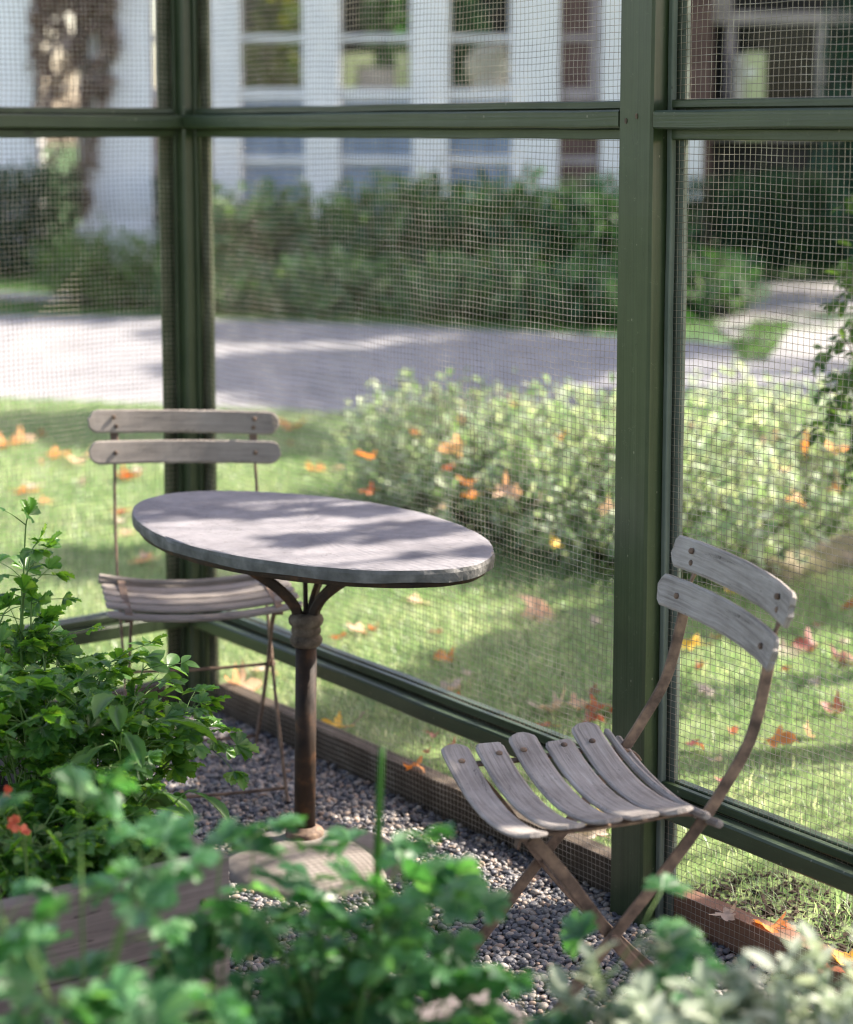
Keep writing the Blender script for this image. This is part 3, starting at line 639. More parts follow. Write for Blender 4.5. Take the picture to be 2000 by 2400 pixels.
        sweep(mb, P, rect(.018, .005, .001), (0, 0, 1)); mb.build('seat_rail', M['rust'], t)
        mb = MB(); c = L(sgn*.178, .038, .279); ax = S3*sgn
        sweep(mb, [c-ax*.010, c+ax*.008, c+ax*.011], circ(.008, 12), (0, 0, 1), [1, 1, .7], [1, 1, .7], smooth=True); mb.build('pivot', M['rust'], t)
    for (v, z, u) in ((.038, .279, .182), (-.190, .030, .170), (.238, .034, .182)):
        mb = MB(); tube(mb, spline([L(-u, v, z), L(0, v, z-.004), L(u, v, z)], 5), .0042, .0042, 8); mb.build('crossbar', M['rust'], t)
    return t
chair('folding_chair', 'grey weathered slatted folding chair with rusty legs at right beside the green post', (.2956, 3.2122), 3.41, M['grey_wood'], 7, dz=-.009, wear=1.0)
chair('folding_chair', 'brownish slatted folding chair tucked behind the table before the corner post', (-.5682, 4.6288), -1.352, M['tan_wood'], 8, dz=.022, roll=-.045, wear=.5, rise=.55, dzs=-.012)

# ------------------------------------------------------------------ raised beds
def bed(name, label, K, da, la, db, lb, ztop, hs, seed):
    K = np.array([*K, 0.0]); da = np.array([*nrm(da), 0]); db = np.array([*nrm(db), 0])
    t = thing(name, label, 'raised bed', (K[0]+(da*la+db*lb)[0]/2, K[1]+(da*la+db*lb)[1]/2, 0), 'raised wooden beds')
    th = .040
    def side(p0, d, ln, inn, seed):
        z = ztop
        for k, h in enumerate(hs):
            mb = MB(); n = 10; tt = np.linspace(0, 1, n); r_ = RS(seed+k)
            P = np.array([p0+d*ln*q+inn*(th/2+.003*k)+[0, 0, z-h/2]+r_.normal(0, .0009, 3) for q in tt])
            sweep(mb, P, rect(th, h-.003, .004), (0, 0, 1), u0=seed*1.3+k*5); b_ = mb.build('side_board', M['bed_wood'], t)
            for e in (.05, ln-.05):
                mbr = MB(); c = p0+d*e-inn*.0015+inn*(.003*k)+[0, 0, z-h/2+r_.uniform(-.02, .02)]
                sweep(mbr, [c+inn*.003, c, c-inn*.0025], circ(.0065, 10), (0, 0, 1), [1, 1, .7], [1, 1, .7], smooth=True); mbr.build('screw', M['rust'], b_)
            z -= h
    side(K, da, la, db, seed)
    side(K+db*.0405, db, lb-.081, da, seed+10)
    side(K+db*lb-db*.0, da, la, -db, seed+20)
    side(K+da*la+db*.0405, db, lb-.081, -da, seed+30)
    mb = MB(); nx = 40; a, b_ = np.meshgrid(np.linspace(.03, 1-.03, nx), np.linspace(.03, 1-.03, nx)); r_ = RS(seed)
    P = K+da*(a.ravel()*la)[:, None]+db*(b_.ravel()*lb)[:, None]; P[:, 2] = ztop-.075+.012*np.sin(P[:, 0]*21)*np.sin(P[:, 1]*17)+r_.normal(0, .004, len(P))
    i = np.arange(nx-1)[:, None]; j = np.arange(nx-1)[None]
    F = np.stack([i*nx+j, i*nx+j+1, (i+1)*nx+j+1, (i+1)*nx+j], -1).reshape(-1, 4)
    if np.cross(da, db)[2] < 0: F = F[:, ::-1]
    mb.add(P, F, True); mb.build('soil', M['earth'], t)
bed('raised_bed', 'raised bed of grey boards whose corner stands on the gravel below the oval table', K1, D1, 1.25, D2, .98, .400, (.15, .14, .14), 51)
bed('raised_bed', 'nearest raised bed with pinkish plank corner at the bottom of the photo', K2, E1, 1.5, -np.array(E2)*-1, 1.35, .400, (.15, .14, .14), 61)

# ------------------------------------------------------------------ plants
def plant(name, label, cat, base, mat, nst, h, spread, tmpl, size, seed, group=None, lean=(0, 0), lower=True, stemr=.0016, fill=1.0, mode='comp'):
    rs = RS(seed); t = thing(name, label, cat, base, group); fm = MB(); sm = MB(); P = []; R = []; S = []
    base = np.array(base, float)
    for k in range(nst):
        a = rs.uniform(0, 2*pi); out = np.array([cos(a)*spread, sin(a)*spread, 0])*rs.uniform(.25, 1)**.7+np.array([*lean, 0])*rs.uniform(.3, 1)
        L_ = h*rs.uniform(.55, 1.08)
        p0 = base+np.array([*(rs.normal(0, .018, 2)), 0]); p1 = p0+out*.35+[0, 0, L_*.55]; p2 = p0+out*.8+[0, 0, L_*.92]; p3 = p0+out*1.1+[0, 0, L_]
        path = spline([p0, p1, p2, p3], 4); tube(sm, path, stemr*1.5, stemr*.7, 5)
        d = nrm(path[-1]-path[-3])
        if mode == 'comp':
            nodes = [(1.0, 0, 1.0)]
            for q in ((.78, .56, .36) if lower else (.78, .56)): nodes += [(q, 1, rs.uniform(.7, 1)), (q, -1, rs.uniform(.7, 1))]
            for q, sd_, ss in nodes:
                if sd_ and rs.uniform() > fill: continue
                pc = path[min(len(path)-1, int(q*(len(path)-1)))]
                side = nrm(np.cross(d, [0, 0, 1])+rs.normal(0, .15, 3))
                if sd_:
                    ax = nrm(side*sd_+d*.5+rs.normal(0, .28, 3)); ln = size*rs.uniform(.8, 2.0); pe = pc+ax*ln
                    tube(sm, [pc, (pc+pe)/2+[0, 0, .004], pe], stemr*.7, stemr*.45, 4)
                else: ax = d; pe = pc
                up = nrm(np.array([0, 0, 1])+rs.normal(0, .32, 3))
                sd2 = nrm(np.cross(ax, up))
                for ang in (0, 1.05, -1.05):
                    ax2 = nrm(ax*cos(ang)+sd2*sin(ang)+[0, 0, rs.uniform(-.35, .2)])
                    P.append(pe); R.append(rotm(ax2, up+rs.normal(0, .2, 3))); S.append(size*ss*rs.uniform(.8, 1.15)*(1 if ang == 0 else .85))
        else:
            up = nrm(np.array([0, 0, 1])-out*.6/max(spread, .01)+rs.normal(0, .25, 3)); ax = nrm(d+[0, 0, -.15]+rs.normal(0, .15, 3))
            P.append(path[-4]); R.append(rotm(ax, up)); S.append(size*rs.uniform(.7, 1.2))
    P = np.array(P); R = np.array(R); S = np.array(S)
    fm.inst(tmpl[0], tmpl[1], P, R, S, True)
    fm.build('foliage', mat, t); sm.build('stem', M['stem'], t)
    return t
HB = 'leafy herbs in the raised bed of grey boards'
Z1 = .33
plant('parsley_plant', 'parsley mound cut by the left edge behind the other herbs', 'parsley', (-.86, 3.60, Z1), M['parsley'], 14, .31, .13, PARS, .048, 101, HB)
plant('parsley_plant', 'dense parsley mound whose leaves reach in front of the far chair seat', 'parsley', (-.74, 3.56, Z1), M['parsley'], 16, .27, .15, PARS, .046, 102, HB, lean=(.03, 0))
plant('parsley_plant', 'dark shaded parsley below the tall sprig at the left edge', 'parsley', (-.72, 3.38, Z1), M['parsley'], 20, .27, .13, PARS, .046, 103, HB)
plant('parsley_plant', 'low parsley stretching one leafy stem out over the gravel towards the table column', 'parsley', (-.56, 3.46, Z1), M['parsley'], 14, .20, .12, PARS, .044, 104, HB, lean=(.12, .02))
plant('parsley_plant', 'small parsley between the salad leaves and the board of the bed', 'parsley', (-.60, 3.28, Z1), M['parsley'], 14, .16, .10, PARS, .042, 105, HB)
plant('parsley_plant', 'single tall thin parsley sprig rising above the others at the left edge', 'parsley', (-.80, 3.66, Z1), M['parsley'], 5, .50, .07, PARS, .046, 113, HB, fill=.8)
plant('salad_plant', 'upright pale green oval salad leaves beside the parsley mound', 'salad plant', (-.575, 3.36, Z1), M['salad'], 14, .24, .08, SPOON, .11, 106, HB, mode='single')
plant('salad_plant', 'broad curling salad leaves hanging near the corner of the bed', 'salad plant', (-.53, 3.24, Z1), M['salad'], 14, .13, .09, SPOON, .085, 107, HB, mode='single')
plant('salad_plant', 'low salad leaves in shade at the left edge under the parsley', 'salad plant', (-.66, 3.26, Z1), M['salad'], 12, .10, .07, SPOON, .08, 108, HB, mode='single')
plant('pea_plant', 'single pale pea shoot with two rounded leaves against the corner post', 'pea shoot', (-.60, 3.62, Z1), M['salad'], 4, .24, .05, OVAL, .05, 109, HB, lean=(.06, 0))
FB = 'blurred leafy herbs in the nearest raised bed'
plant('parsley_plant', 'blurred parsley over the grey plank at the bottom left', 'parsley', (-.40, 2.06, Z1), M['parsley_deep'], 11, .45, .15, PARS, .052, 201, FB, fill=.6)
plant('parsley_plant', 'blurred parsley before the corner of the grey bed', 'parsley', (-.25, 2.20, Z1), M['parsley_deep'], 9, .36, .14, PARS, .052, 202, FB, fill=.75)
plant('parsley_plant', 'blurred parsley standing before the foot of the table', 'parsley', (-.12, 2.26, Z1), M['parsley_deep'], 9, .42, .12, PARS, .052, 203, FB, fill=.7, lower=False)
plant('parsley_plant', 'blurred parsley before the gravel between the table foot and the right chair', 'parsley', (-.045, 2.30, Z1), M['parsley_deep'], 9, .33, .11, PARS, .050, 204, FB, fill=.75, lower=False)
plant('parsley_plant', 'blurred parsley reaching up to the crossed legs of the right chair', 'parsley', (.17, 2.27, Z1), M['parsley_deep'], 9, .29, .12, PARS, .048, 205, FB, fill=.8, lean=(.03, -.03), lower=False)
plant('parsley_plant', 'darkest blurred parsley at the very bottom beside the pinkish plank', 'parsley', (-.20, 2.03, Z1), M['parsley_deep'], 13, .27, .14, PARS, .050, 206, FB, fill=.8)
plant('parsley_plant', 'blurred parsley just left of the upright green blade', 'parsley', (-.10, 2.17, Z1), M['parsley_deep'], 9, .34, .13, PARS, .048, 208, FB, fill=.8)
plant('parsley_plant', 'blurred parsley sprays over the bottom edge left of the plank corner', 'parsley', (-.04, 2.20, Z1), M['parsley_deep'], 9, .24, .13, PARS, .046, 209, FB, fill=.8, lean=(-.03, 0))
plant('parsley_plant', 'out of focus parsley filling the lower left corner', 'parsley', (-.40, 1.86, Z1), M['parsley_deep'], 11, .41, .14, PARS, .050, 207, FB, fill=.7, lower=False)
# upright blade leaf in the foreground
t = thing('grass_blade', 'single upright bright green blurred blade beside the table base', 'blade of grass', (-.06, 2.36, Z1), FB)
mb = MB(); pb = spline([(-.075, 2.36, .33), (-.065, 2.36, .55), (-.062, 2.37, .70), (-.057, 2.38, .815)], 6); sweep(mb, pb, [(-.007, -.001), (0, .0015), (.007, -.001), (0, -.0012)], (0, 1, 0), np.linspace(1, .35, len(pb))**.6, smooth=True); mb.build('leaf', M['salad'], t)
def sage(label, base, nst, h, spread, seed, size=.045):
    rs = RS(seed); t = thing('sage_plant', label, 'sage', base, 'silvery sage beside the nearest bed'); sm = MB(); fm = MB(); P = []; R = []; S = []
    base = np.array(base, float)
    for k in range(nst):
        a = rs.uniform(0, 2*pi); out = np.array([cos(a), sin(a), 0])*spread*rs.uniform(.2, 1); L_ = h*rs.uniform(.6, 1.05)
        path = spline([base+rs.normal(0, .02, 3)*[1, 1, 0], base+out*.5+[0, 0, L_*.6], base+out+[0, 0, L_]], 9); tube(sm, path, .0026, .0012, 5)
        for q in range(5, len(path)):
            d = nrm(path[q]-path[q-1])
            for e in range(3):
                b_ = rs.uniform(0, 2*pi); sd_ = np.array([cos(b_), sin(b_), 0]); ax = nrm(sd_+d*rs.uniform(.3, 1.2)); P.append(path[q]); R.append(rotm(ax, nrm(d-sd_*.3+rs.normal(0, .2, 3)))); S.append(size*rs.uniform(.6, 1.15))
    fm.inst(OVAL[0]*[.75, 1, 1], OVAL[1], np.array(P), np.array(R), np.array(S), True); fm.build('foliage', M['sage'], t); sm.build('stem', M['stem'], t)
sage('silvery grey sage filling the lower right corner', (.42, 2.04, Z1), 20, .33, .14, 301)
sage('silvery sage sprigs in front of the reddish edging board', (.50, 2.26, .0), 12, .61, .12, 302)
sage('smaller silvery sage between the parsley and the lower right corner', (.27, 2.12, Z1), 15, .30, .13, 303)
plant('parsley_plant', 'low bright parsley hiding the soil behind the nearest board of the grey bed', 'parsley', (-.58, 3.10, Z1), M['parsley'], 15, .10, .11, PARS, .040, 110, HB)
plant('parsley_plant', 'low parsley under the red blossoms at the left edge', 'parsley', (-.66, 3.08, Z1), M['parsley'], 20, .12, .12, PARS, .040, 111, HB)
# red flowers at the left edge
t = thing('nasturtium_plant', 'orange red blurred blossoms on thin stems at the left edge', 'flowering plant', (-.64, 2.93, Z1))
sm = MB(); fm = MB(); rs = RS(310); P = []; R = []; S = []
for (x_, y_, z_) in ((-.624, 2.85, .525), (-.630, 2.83, .545), (-.640, 2.84, .590)):
    tl = rs.normal(0, .7, 3)+[.3, -.8, 1]
    c = np.array([x_, y_, z_]); tube(sm, spline([(-.64, 2.93, Z1), (-.63, 2.9, z_-.1), c], 4), .0015, .0012, 5)
    for k in range(6):
        a = k*1.05; P.append(c); R.append(rotm(np.cross(tl, [cos(a), sin(a), .3])+nrm(tl)*.5+rs.normal(0, .15, 3), tl+rs.normal(0, .3, 3))); S.append(.014)
fm.inst(OVAL[0]*[1.5, 1, 1], OVAL[1], np.array(P), np.array(R), np.array(S), True); fm.build('blossom', M['flower'], t); sm.build('stem', M['stem'], t)

# shrubs made of leafy shoots
def shoots(name, label, cat, c, rx, ry, h, nsh, per, size, tmpl, mat, seed, group=None, splay=.6, stem=True, wide=(1, 1, 1), ang=0.0, low=.3, jag=.12, z0=0.0, flat=False):
    rs = RS(seed); base = np.array([c[0], c[1], z0]); t = thing(name, label, cat, base, group); sm = MB(); fm = MB()
    a = rs.uniform(0, 2*pi, nsh); r_ = np.sqrt(rs.uniform(0, 1, nsh)); x = np.cos(a)*r_; y = np.sin(a)*r_
    hh = h*(np.sqrt(np.clip(1-r_**2.6, 0, 1))*.8+.2 if not flat else 1-.12*r_**6)*(1+rs.normal(0, jag, nsh))
    ca, sa_ = cos(ang), sin(ang)
    X = x*rx; Y = y*ry; tip = np.stack([X*ca-Y*sa_, X*sa_+Y*ca, hh], -1)
    root = tip*[(1-splay), (1-splay), 0]
    P = []; D = []; SZ = []
    q = np.linspace(low, 1, per)
    sect = rs.uniform(0, 2*pi, 9)
    hh = hh*(1-.22*np.array([np.exp(-np.min(np.abs(np.angle(np.exp(1j*(aa-sect)))))**2/.02) for aa in a])*(0 if flat else 1))
    for k in range(nsh):
        tt = q[:, None]; pts = root[k]+(tip[k]-root[k])*tt; pts[:, :2] += (tip[k]-root[k])[:2]*(tt[:, 0]**2-tt[:, 0])[:, None]*.3
        SZ.append(np.full(per, rs.uniform(.65, 1.3))); P.append(pts+rs.normal(0, size*.35, pts.shape)); d = nrm(tip[k]-root[k]+[0, 0, .02]); D.append(np.repeat(d[None], per, 0))
        if stem and k % 2 == 0: tube(sm, [base+root[k], base+(root[k]+tip[k])/2, base+tip[k]], max(.004, size*.06), .002, 4)
    P = np.vstack(P)+base; D = np.vstack(D); n = len(P); rd = nrm(rs.normal(0, 1, (n, 3)))
    ax = nrm(D*.7+rd*.9); nm = nrm(D+[0, 0, .5]+rs.normal(0, .45, (n, 3)))
    fm.inst(np.array(tmpl[0])*wide, tmpl[1], P, rotm(ax, nm), size*rs.uniform(.7, 1.2, n)*np.concatenate(SZ), True)
    fm.build('foliage', mat, t)
    if stem: sm.build('stem', M['bark'], t)
    return t
SG = 'pale green shrubs on the lawn'
shoots('pale_shrub', 'pale green leafy shrub starting beside the right end of the table top', 'shrub', (.17, 7.75), .54, 1.0, .46, 520, 16, .042, OVAL, M['pale_shrub'], 401, SG, .45, z0=.03, ang=.35, jag=.12, low=.15)
shoots('pale_shrub', 'pale green shrub catching orange leaves left of the green post', 'shrub', (.74, 7.1), .60, 1.0, .52, 600, 16, .042, OVAL, M['pale_shrub'], 402, SG, .45, z0=.03, ang=.35, jag=.12, low=.15)
shoots('pale_shrub', 'pale shrub seen through the mesh just right of the green post', 'shrub', (1.42, 7.95), .60, .95, .44, 520, 15, .042, OVAL, M['pale_shrub'], 403, SG, .45, z0=.03, ang=.2, jag=.12, low=.15)
shoots('pale_shrub', 'rightmost pale shrub under the overhanging branch', 'shrub', (2.05, 8.2), .55, .85, .42, 420, 14, .042, OVAL, M['pale_shrub'], 404, SG, .45, z0=.03, jag=.15)
RG = 'dark leafy bushes in front of the white house'
for k, (x_, y_, rx, ry, h, lb) in enumerate([(-1.75, 19.6, .95, .9, .86, 'dark leafy bush below the first window beside the corner post'), (-.35, 19.6, .95, .9, .98, 'dark leafy bush with yellow tinged top below the second window'), (.85, 19.4, .85, .9, .98, 'dark leafy bush below the third window'), (1.85, 19.2, .8, .9, .96, 'dark leafy bush hidden partly by the green post')]):
    shoots('leafy_bush', lb, 'bush', (x_, y_), rx, ry, h, 170, 12, .17, OVAL, M['rhodo'], 410+k, RG, .5, jag=.1, wide=(.8, 1, 1))
LG = 'low bushes along the street verge'
for k, (x_, y_, rx, ry, h, lb) in enumerate([(-1.9, 17.2, .62, .75, .38, 'low bush behind the corner post at the verge'), (-.75, 16.9, .8, .75, .44, 'low green bush at the verge behind the sunlit mesh'), (.55, 16.4, .85, .75, .46, 'low green bush at the verge in the middle of the wide bay'), (1.5, 15.9, .6, .6, .46, 'low bush at the verge beside the green post')]):
    shoots('low_bush', lb, 'bush', (x_, y_), rx, ry, h, 150, 9, .12, OVAL, M['rhodo'], 420+k, LG, .6, jag=.12, wide=(.6, 1, 1))
shoots('low_bush', 'low feathery pale bush before the white pillar at left', 'bush', (-2.95, 17.6), .78, .7, .62, 200, 12, .10, OVAL, M['verge'], 430, LG, .6, jag=.1, wide=(.5, 1, 1))
shoots('low_bush', 'rounded low bush just right of the green post', 'bush', (2.42, 16.6), .5, .6, .50, 150, 11, .10, OVAL, M['rhodo'], 431, LG, .6, wide=(.6, 1, 1))
shoots('hedge', 'dark clipped hedge at the left edge in front of the house', 'hedge', (-4.75, 21.1), .95, .5, 1.14, 420, 16, .09, SIMPLE, M['hedge'], 432, None, .1, False, jag=.02, low=.05, flat=True)
shoots('hedge', 'dark hedge strip between the white pillar and the corner post', 'hedge', (-2.75, 21.6), .3, .35, 1.05, 120, 14, .09, SIMPLE, M['hedge'], 433, None, .1, False, jag=.04, low=.05, flat=True)
shoots('hedge', 'dark hedge under the house windows at right', 'hedge', (3.95, 20.9), 1.5, .45, 1.05, 500, 14, .09, SIMPLE, M['hedge'], 434, None, .1, False, jag=.04, low=.05, flat=True)
shoots('conifer', 'dark blue green conifer at the upper right corner', 'conifer', (4.35, 18.2), .75, .8, 3.6, 260, 40, .13, SIMPLE, M['conifer'], 435, None, .95, True, low=.15, jag=.15, wide=(.5, 1, 1))

# ------------------------------------------------------------------ branch of small leaves at the right edge
t = thing('leafy_branch_shrub', 'tall thin shrub with small glossy leaves at the right edge', 'shrub', (1.32, 5.45, .03))
sm = MB(); fm = MB(); rs = RS(501); P = []; R = []; S = []
tipn = [(1905, 1010, 5.2), (1912, 860, 5.2), (1945, 720, 5.1), (1960, 800, 5.3), (1990, 470, 5.2), (1975, 640, 5.3), (1960, 950, 5.4), (2010, 560, 5.3), (1990, 1060, 5.3), (1975, 1120, 5.4), (2040, 420, 5.5), (1930, 930, 5.4), (2030, 900, 5.2), (2020, 1010, 5.5), (1985, 880, 5.3), (2050, 740, 5.2)]
for px, py, Y in tipn:
    tip = V(px, py, Y); p0 = np.array([1.32, 5.45, .03])+rs.normal(0, .03, 3)*[1, 1, 0]
    mid = (p0+tip)/2+[.06, 0, .12]; path = spline([p0, mid, tip+[.10, .02, .05], tip], 8); tube(sm, path, .005, .0014, 5)
    for q in range(9, len(path)):
        d = nrm(path[q]-path[q-1])
        for e in range(4):
            rd = nrm(rs.normal(0, 1, 3)); ax = nrm(d*.5+rd+[0, 0, -.35]); P.append(path[q]+rs.normal(0, .012, 3)); R.append(rotm(ax, nrm(np.array([0, 0, 1])+rs.normal(0, .6, 3)))); S.append(.042*rs.uniform(.6, 1.2))
fm.inst(OVAL[0]*[.85, 1, 1], OVAL[1], np.array(P), np.array(R), np.array(S), True); fm.build('foliage', M['vine_leaf'], t); sm.build('stem', M['bark'], t)
# mossy log
M['moss'] = mat_noise('moss', [(.3, (.07, .09, .03)), (.5, (.14, .13, .07)), (.7, (.24, .20, .15)), (.85, (.32, .27, .22))], 14, .95, .9, .01)
lg = MB(); pl = spline([(1.15, 6.55, .03), (1.5, 6.85, .06), (1.9, 7.2, .08), (2.4, 7.6, .07)], 8)
sweep(lg, pl, [(.09*cos(q), .09*sin(q)*.75) for q in np.linspace(0, 2*pi, 14, endpoint=False)], (0, 0, 1), 1+.1*np.sin(np.arange(len(pl))*1.7), 1+.1*np.sin(np.arange(len(pl))*2.3), smooth=True)
tag(lg.build('mossy_log', M['moss']), 'mossy grey log lying on the lawn at the right edge behind the chair', 'log')

# ------------------------------------------------------------------ house
HY = 22.3
def hx(px): return (px-1000)*HY/4535.0
def hz(py): return float(V(1000, py, HY)[2])
house = thing('white_house', 'white pillared house with tall divided windows behind the bushes', 'house', (0, HY, 0))
M['house_wall'] = mat_noise('house_wall', [(.3, (.80, .80, .81)), (.7, (.87, .87, .87))], 1.5, .7, .1, .004)
M['blue_panel'] = mat_noise('blue_panel', [(.3, (.20, .26, .36)), (.7, (.28, .34, .45))], 2, .5, 0)
M['brown_wall'] = mat_noise('brown_wall', [(.3, (.10, .06, .055)), (.7, (.17, .11, .10))], 3, .8, .2, .004)
M['mauve_trim'] = mat_noise('mauve_trim', [(.3, (.30, .26, .27)), (.7, (.40, .35, .36))], 3, .7, 0)
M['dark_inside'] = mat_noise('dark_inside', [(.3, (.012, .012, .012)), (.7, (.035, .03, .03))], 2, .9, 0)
M['pale_green'] = mat_noise('pale_green', [(.3, (.42, .46, .26)), (.7, (.55, .58, .36))], 3, .6, 0)
M['cloth'] = mat_noise('cloth', [(.3, (.45, .42, .38)), (.7, (.62, .58, .54))], 4, .8, .3, .02)
m, nt_, b = new_mat('glass'); tr = nn(nt_, 'ShaderNodeBsdfTransparent'); tr.inputs[0].default_value = (.86, .9, .88, 1)
gl = nn(nt_, 'ShaderNodeBsdfGlossy'); gl.inputs['Roughness'].default_value = .02; fr = nn(nt_, 'ShaderNodeFresnel'); fr.inputs[0].default_value = 1.22
ms = nn(nt_, 'ShaderNodeMixShader'); nt_.links.new(fr.outputs[0], ms.inputs[0]); nt_.links.new(tr.outputs[0], ms.inputs[1]); nt_.links.new(gl.outputs[0], ms.inputs[2]); nt_.links.new(ms.outputs[0], nt_.nodes['Material Output'].inputs['Surface']); M['glass'] = m
def hbox(name, x0, x1, z0, z1, y0, y1, mat, parent=house, c=.01):
    mb = MB(); box(mb, (x0, HY+y0, z0), (x1, HY+y1, z1), c); return mb.build(name, mat, parent)
W_ = M['house_wall']; ZT = 4.6
for a_x, b_x, z0 in ((-160, 88, 0), (183, 356, 0), (497, 562, 0), (713, 796, 0), (966, 1051, 0), (1200, 1310, 0), (1410, 1470, 0)):
    p_ = hbox('pillar', hx(a_x), hx(b_x), z0, ZT, 0, .35, W_)
    hbox('plinth', hx(a_x)-.05, hx(b_x)+.05, 0, .32 if b_x != 356 else .5, -.05, .02, W_, p_)
    hbox('capital', hx(a_x)-.06, hx(b_x)+.06, 4.1, 4.35, -.06, -.002, W_, p_)
hbox('beam', hx(-300), hx(1470), ZT, ZT+.5, -.1, .5, W_)
hbox('wall', hx(-700), hx(-160), 0, ZT, .02, .4, W_)
for a_x, b_x in ((562, 713), (796, 966), (1051, 1200), (1310, 1410), (356, 497)):
    x0, x1 = hx(a_x)+.004, hx(b_x)-.004
    tm = M['mauve_trim'] if a_x in (1310, 356) else M['white_paint']
    pm = M['brown_wall'] if a_x in (1310, 356) else M['blue_panel']
    fr_ = hbox('window', x0, x1, hz(236), hz(206), .08, .17, tm)
    for (ya, yb) in ((96, 80), (-60, -74), (-200, -214)): hbox('glazing_bar', x0+.002, x1-.002, hz(ya), hz(yb), .09, .15, tm, fr_)
    hbox('side_frame', x1-.022 if a_x != 1310 else x1-.12, x1-.001, hz(205), ZT-.002, .10, .16, tm, fr_)
    hbox('side_frame', x0+.001, x0+.022, hz(205), ZT-.002, .10, .16, tm, fr_)
    hbox('pane', x0+.023, x1-(.024 if a_x != 1310 else .122), hz(205), ZT-.002, .125, .132, M['glass'] if a_x != 1310 else M['brown_wall'], fr_)
    pn = hbox('lower_panel', x0+.002, x1-.002, 0, hz(237), .13, .18, pm)
    hbox('panel_rail', x0+.003, x1-.003, hz(386), hz(366), .09, .128, tm, pn)
    if a_x not in (1310, 356):
        xm = x0+(x1-x0)*.60; hbox('panel_stile', xm-.03, xm+.03, hz(364), hz(238), .10, .128, M['blue_panel'], pn)
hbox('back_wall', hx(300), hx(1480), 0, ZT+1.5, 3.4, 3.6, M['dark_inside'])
# recessed right wing
RY = 1.1
hbox('brown_wall', hx(1471), hx(1700), 0, 6, RY, RY+.3, M['brown_wall'])
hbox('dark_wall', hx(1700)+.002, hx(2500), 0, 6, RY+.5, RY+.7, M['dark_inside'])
hbox('porch_post', hx(1612), hx(1662), hz(475), hz(240), RY-.6, RY-.3, W_)
for a_x, b_x, ya, yb in ((1690, 2300, 38, 8), (1690, 2300, 330, 318)): hbox('cross_trim', hx(a_x), hx(b_x), hz(ya), hz(yb), RY+.40, RY+.48, M['mauve_trim'])
for a_x, b_x, ya in ((1746, 1768, 225), (1972, 1994, 330), (1690, 1760, 6)): hbox('mullion', hx(a_x), hx(b_x), hz(ya), hz(40) if ya > 100 else hz(-120), RY+.40, RY+.47, M['mauve_trim'])
hbox('window_pane', hx(1770), hx(1970), hz(316), hz(40), RY+.43, RY+.44, M['glass'])
# things seen in and behind the windows
c = thing('garden_chair', 'pale green painted chair back seen through the second window', 'chair', (hx(880), HY+.9, 0))
for nm_, a_x, b_x, ya, yb in (('back_post', 800, 832, 212, 118), ('back_post', 925, 962, 212, 115), ('top_rail', 833, 872, 150, 120)):
    mb = MB(); box(mb, (hx(a_x), HY+.85, hz(ya)), (hx(b_x), HY+.95, hz(yb)), .02); mb.build(nm_, M['pale_green'], c)
mb = MB(); box(mb, (hx(833)+.004, HY+.9, hz(212)), (hx(925)-.004, HY+.94, hz(152)), .02); mb.build('backrest', M['mauve_trim'], c)
mb = MB(); box(mb, (hx(800), HY+.86, 0), (hx(962), HY+1.3, hz(213)), .03); mb.build('seat', M['pale_green'], c)
c = thing('draped_armchair', 'pale cloth draped armchair seen through the third window', 'armchair', (hx(1150), HY+.9, 0))
v, f = ico(3); n3 = RS(5)
def blob(nm_, cx, cy, cz_, rx, ry, rz, mat, par):
    mb = MB(); vv = v*(1+.06*np.sin(v[:, [0]]*5+1)*np.sin(v[:, [2]]*6)); mb.add(vv*[rx, ry, rz]+[cx, cy, cz_], f, True); return mb.build(nm_, mat, par)
blob('back', hx(1148), HY+.9, hz(150), .26, .16, .26, M['cloth'], c); blob('seat', hx(1155), HY+.85, hz(205), .24, .3, .16, M['cloth'], c)
blob('headrest', hx(1175), HY+.82, hz(112), .10, .10, .09, M['cloth'], c)
mb = MB(); box(mb, (hx(1100), HY+.7, 0), (hx(1195), HY+1.2, hz(230)), .03); mb.build('base', M['cloth'], c)
c = thing('green_cabinet', 'yellow green cabinet with a round white plate in the dark window at right', 'cabinet', (hx(1800), HY+RY+.2, 0))
mb = MB(); box(mb, (hx(1787), HY+RY+.15, hz(225)-.5), (hx(1836), HY+RY+.35, hz(112)), .02); mb.build('door', M['pale_green'], c)
mb = MB(); box(mb, (hx(1764), HY+RY+.16, hz(225)-.5), (hx(1786), HY+RY+.35, hz(118)), .02); mb.build('side_panel', M['cloth'], c)
mb = MB(); sweep(mb, [(hx(1799), HY+RY+.10, hz(163)), (hx(1799), HY+RY+.145, hz(163))], circ(.055, 24), (0, 0, 1)); mb.build('plate', M['white_paint'], c)
CG = 'bushes in the courtyard behind the house windows'
shoots('courtyard_bush', 'sunlit yellow green bush seen through the first window', 'bush', (hx(640), HY+2.0), .55, .6, 3.7, 150, 34, .13, OVAL, M['tree_leaf'], 440, CG, .7)
shoots('courtyard_bush', 'dim bush seen through the upper second window', 'bush', (hx(900), HY+2.4), .45, .6, 3.5, 90, 30, .13, OVAL, M['rhodo'], 441, CG, .7)
shoots('courtyard_bush', 'dim bush seen through the upper third window', 'bush', (hx(1100), HY+2.5), .4, .5, 3.3, 70, 26, .13, OVAL, M['conifer'], 442, CG, .7)
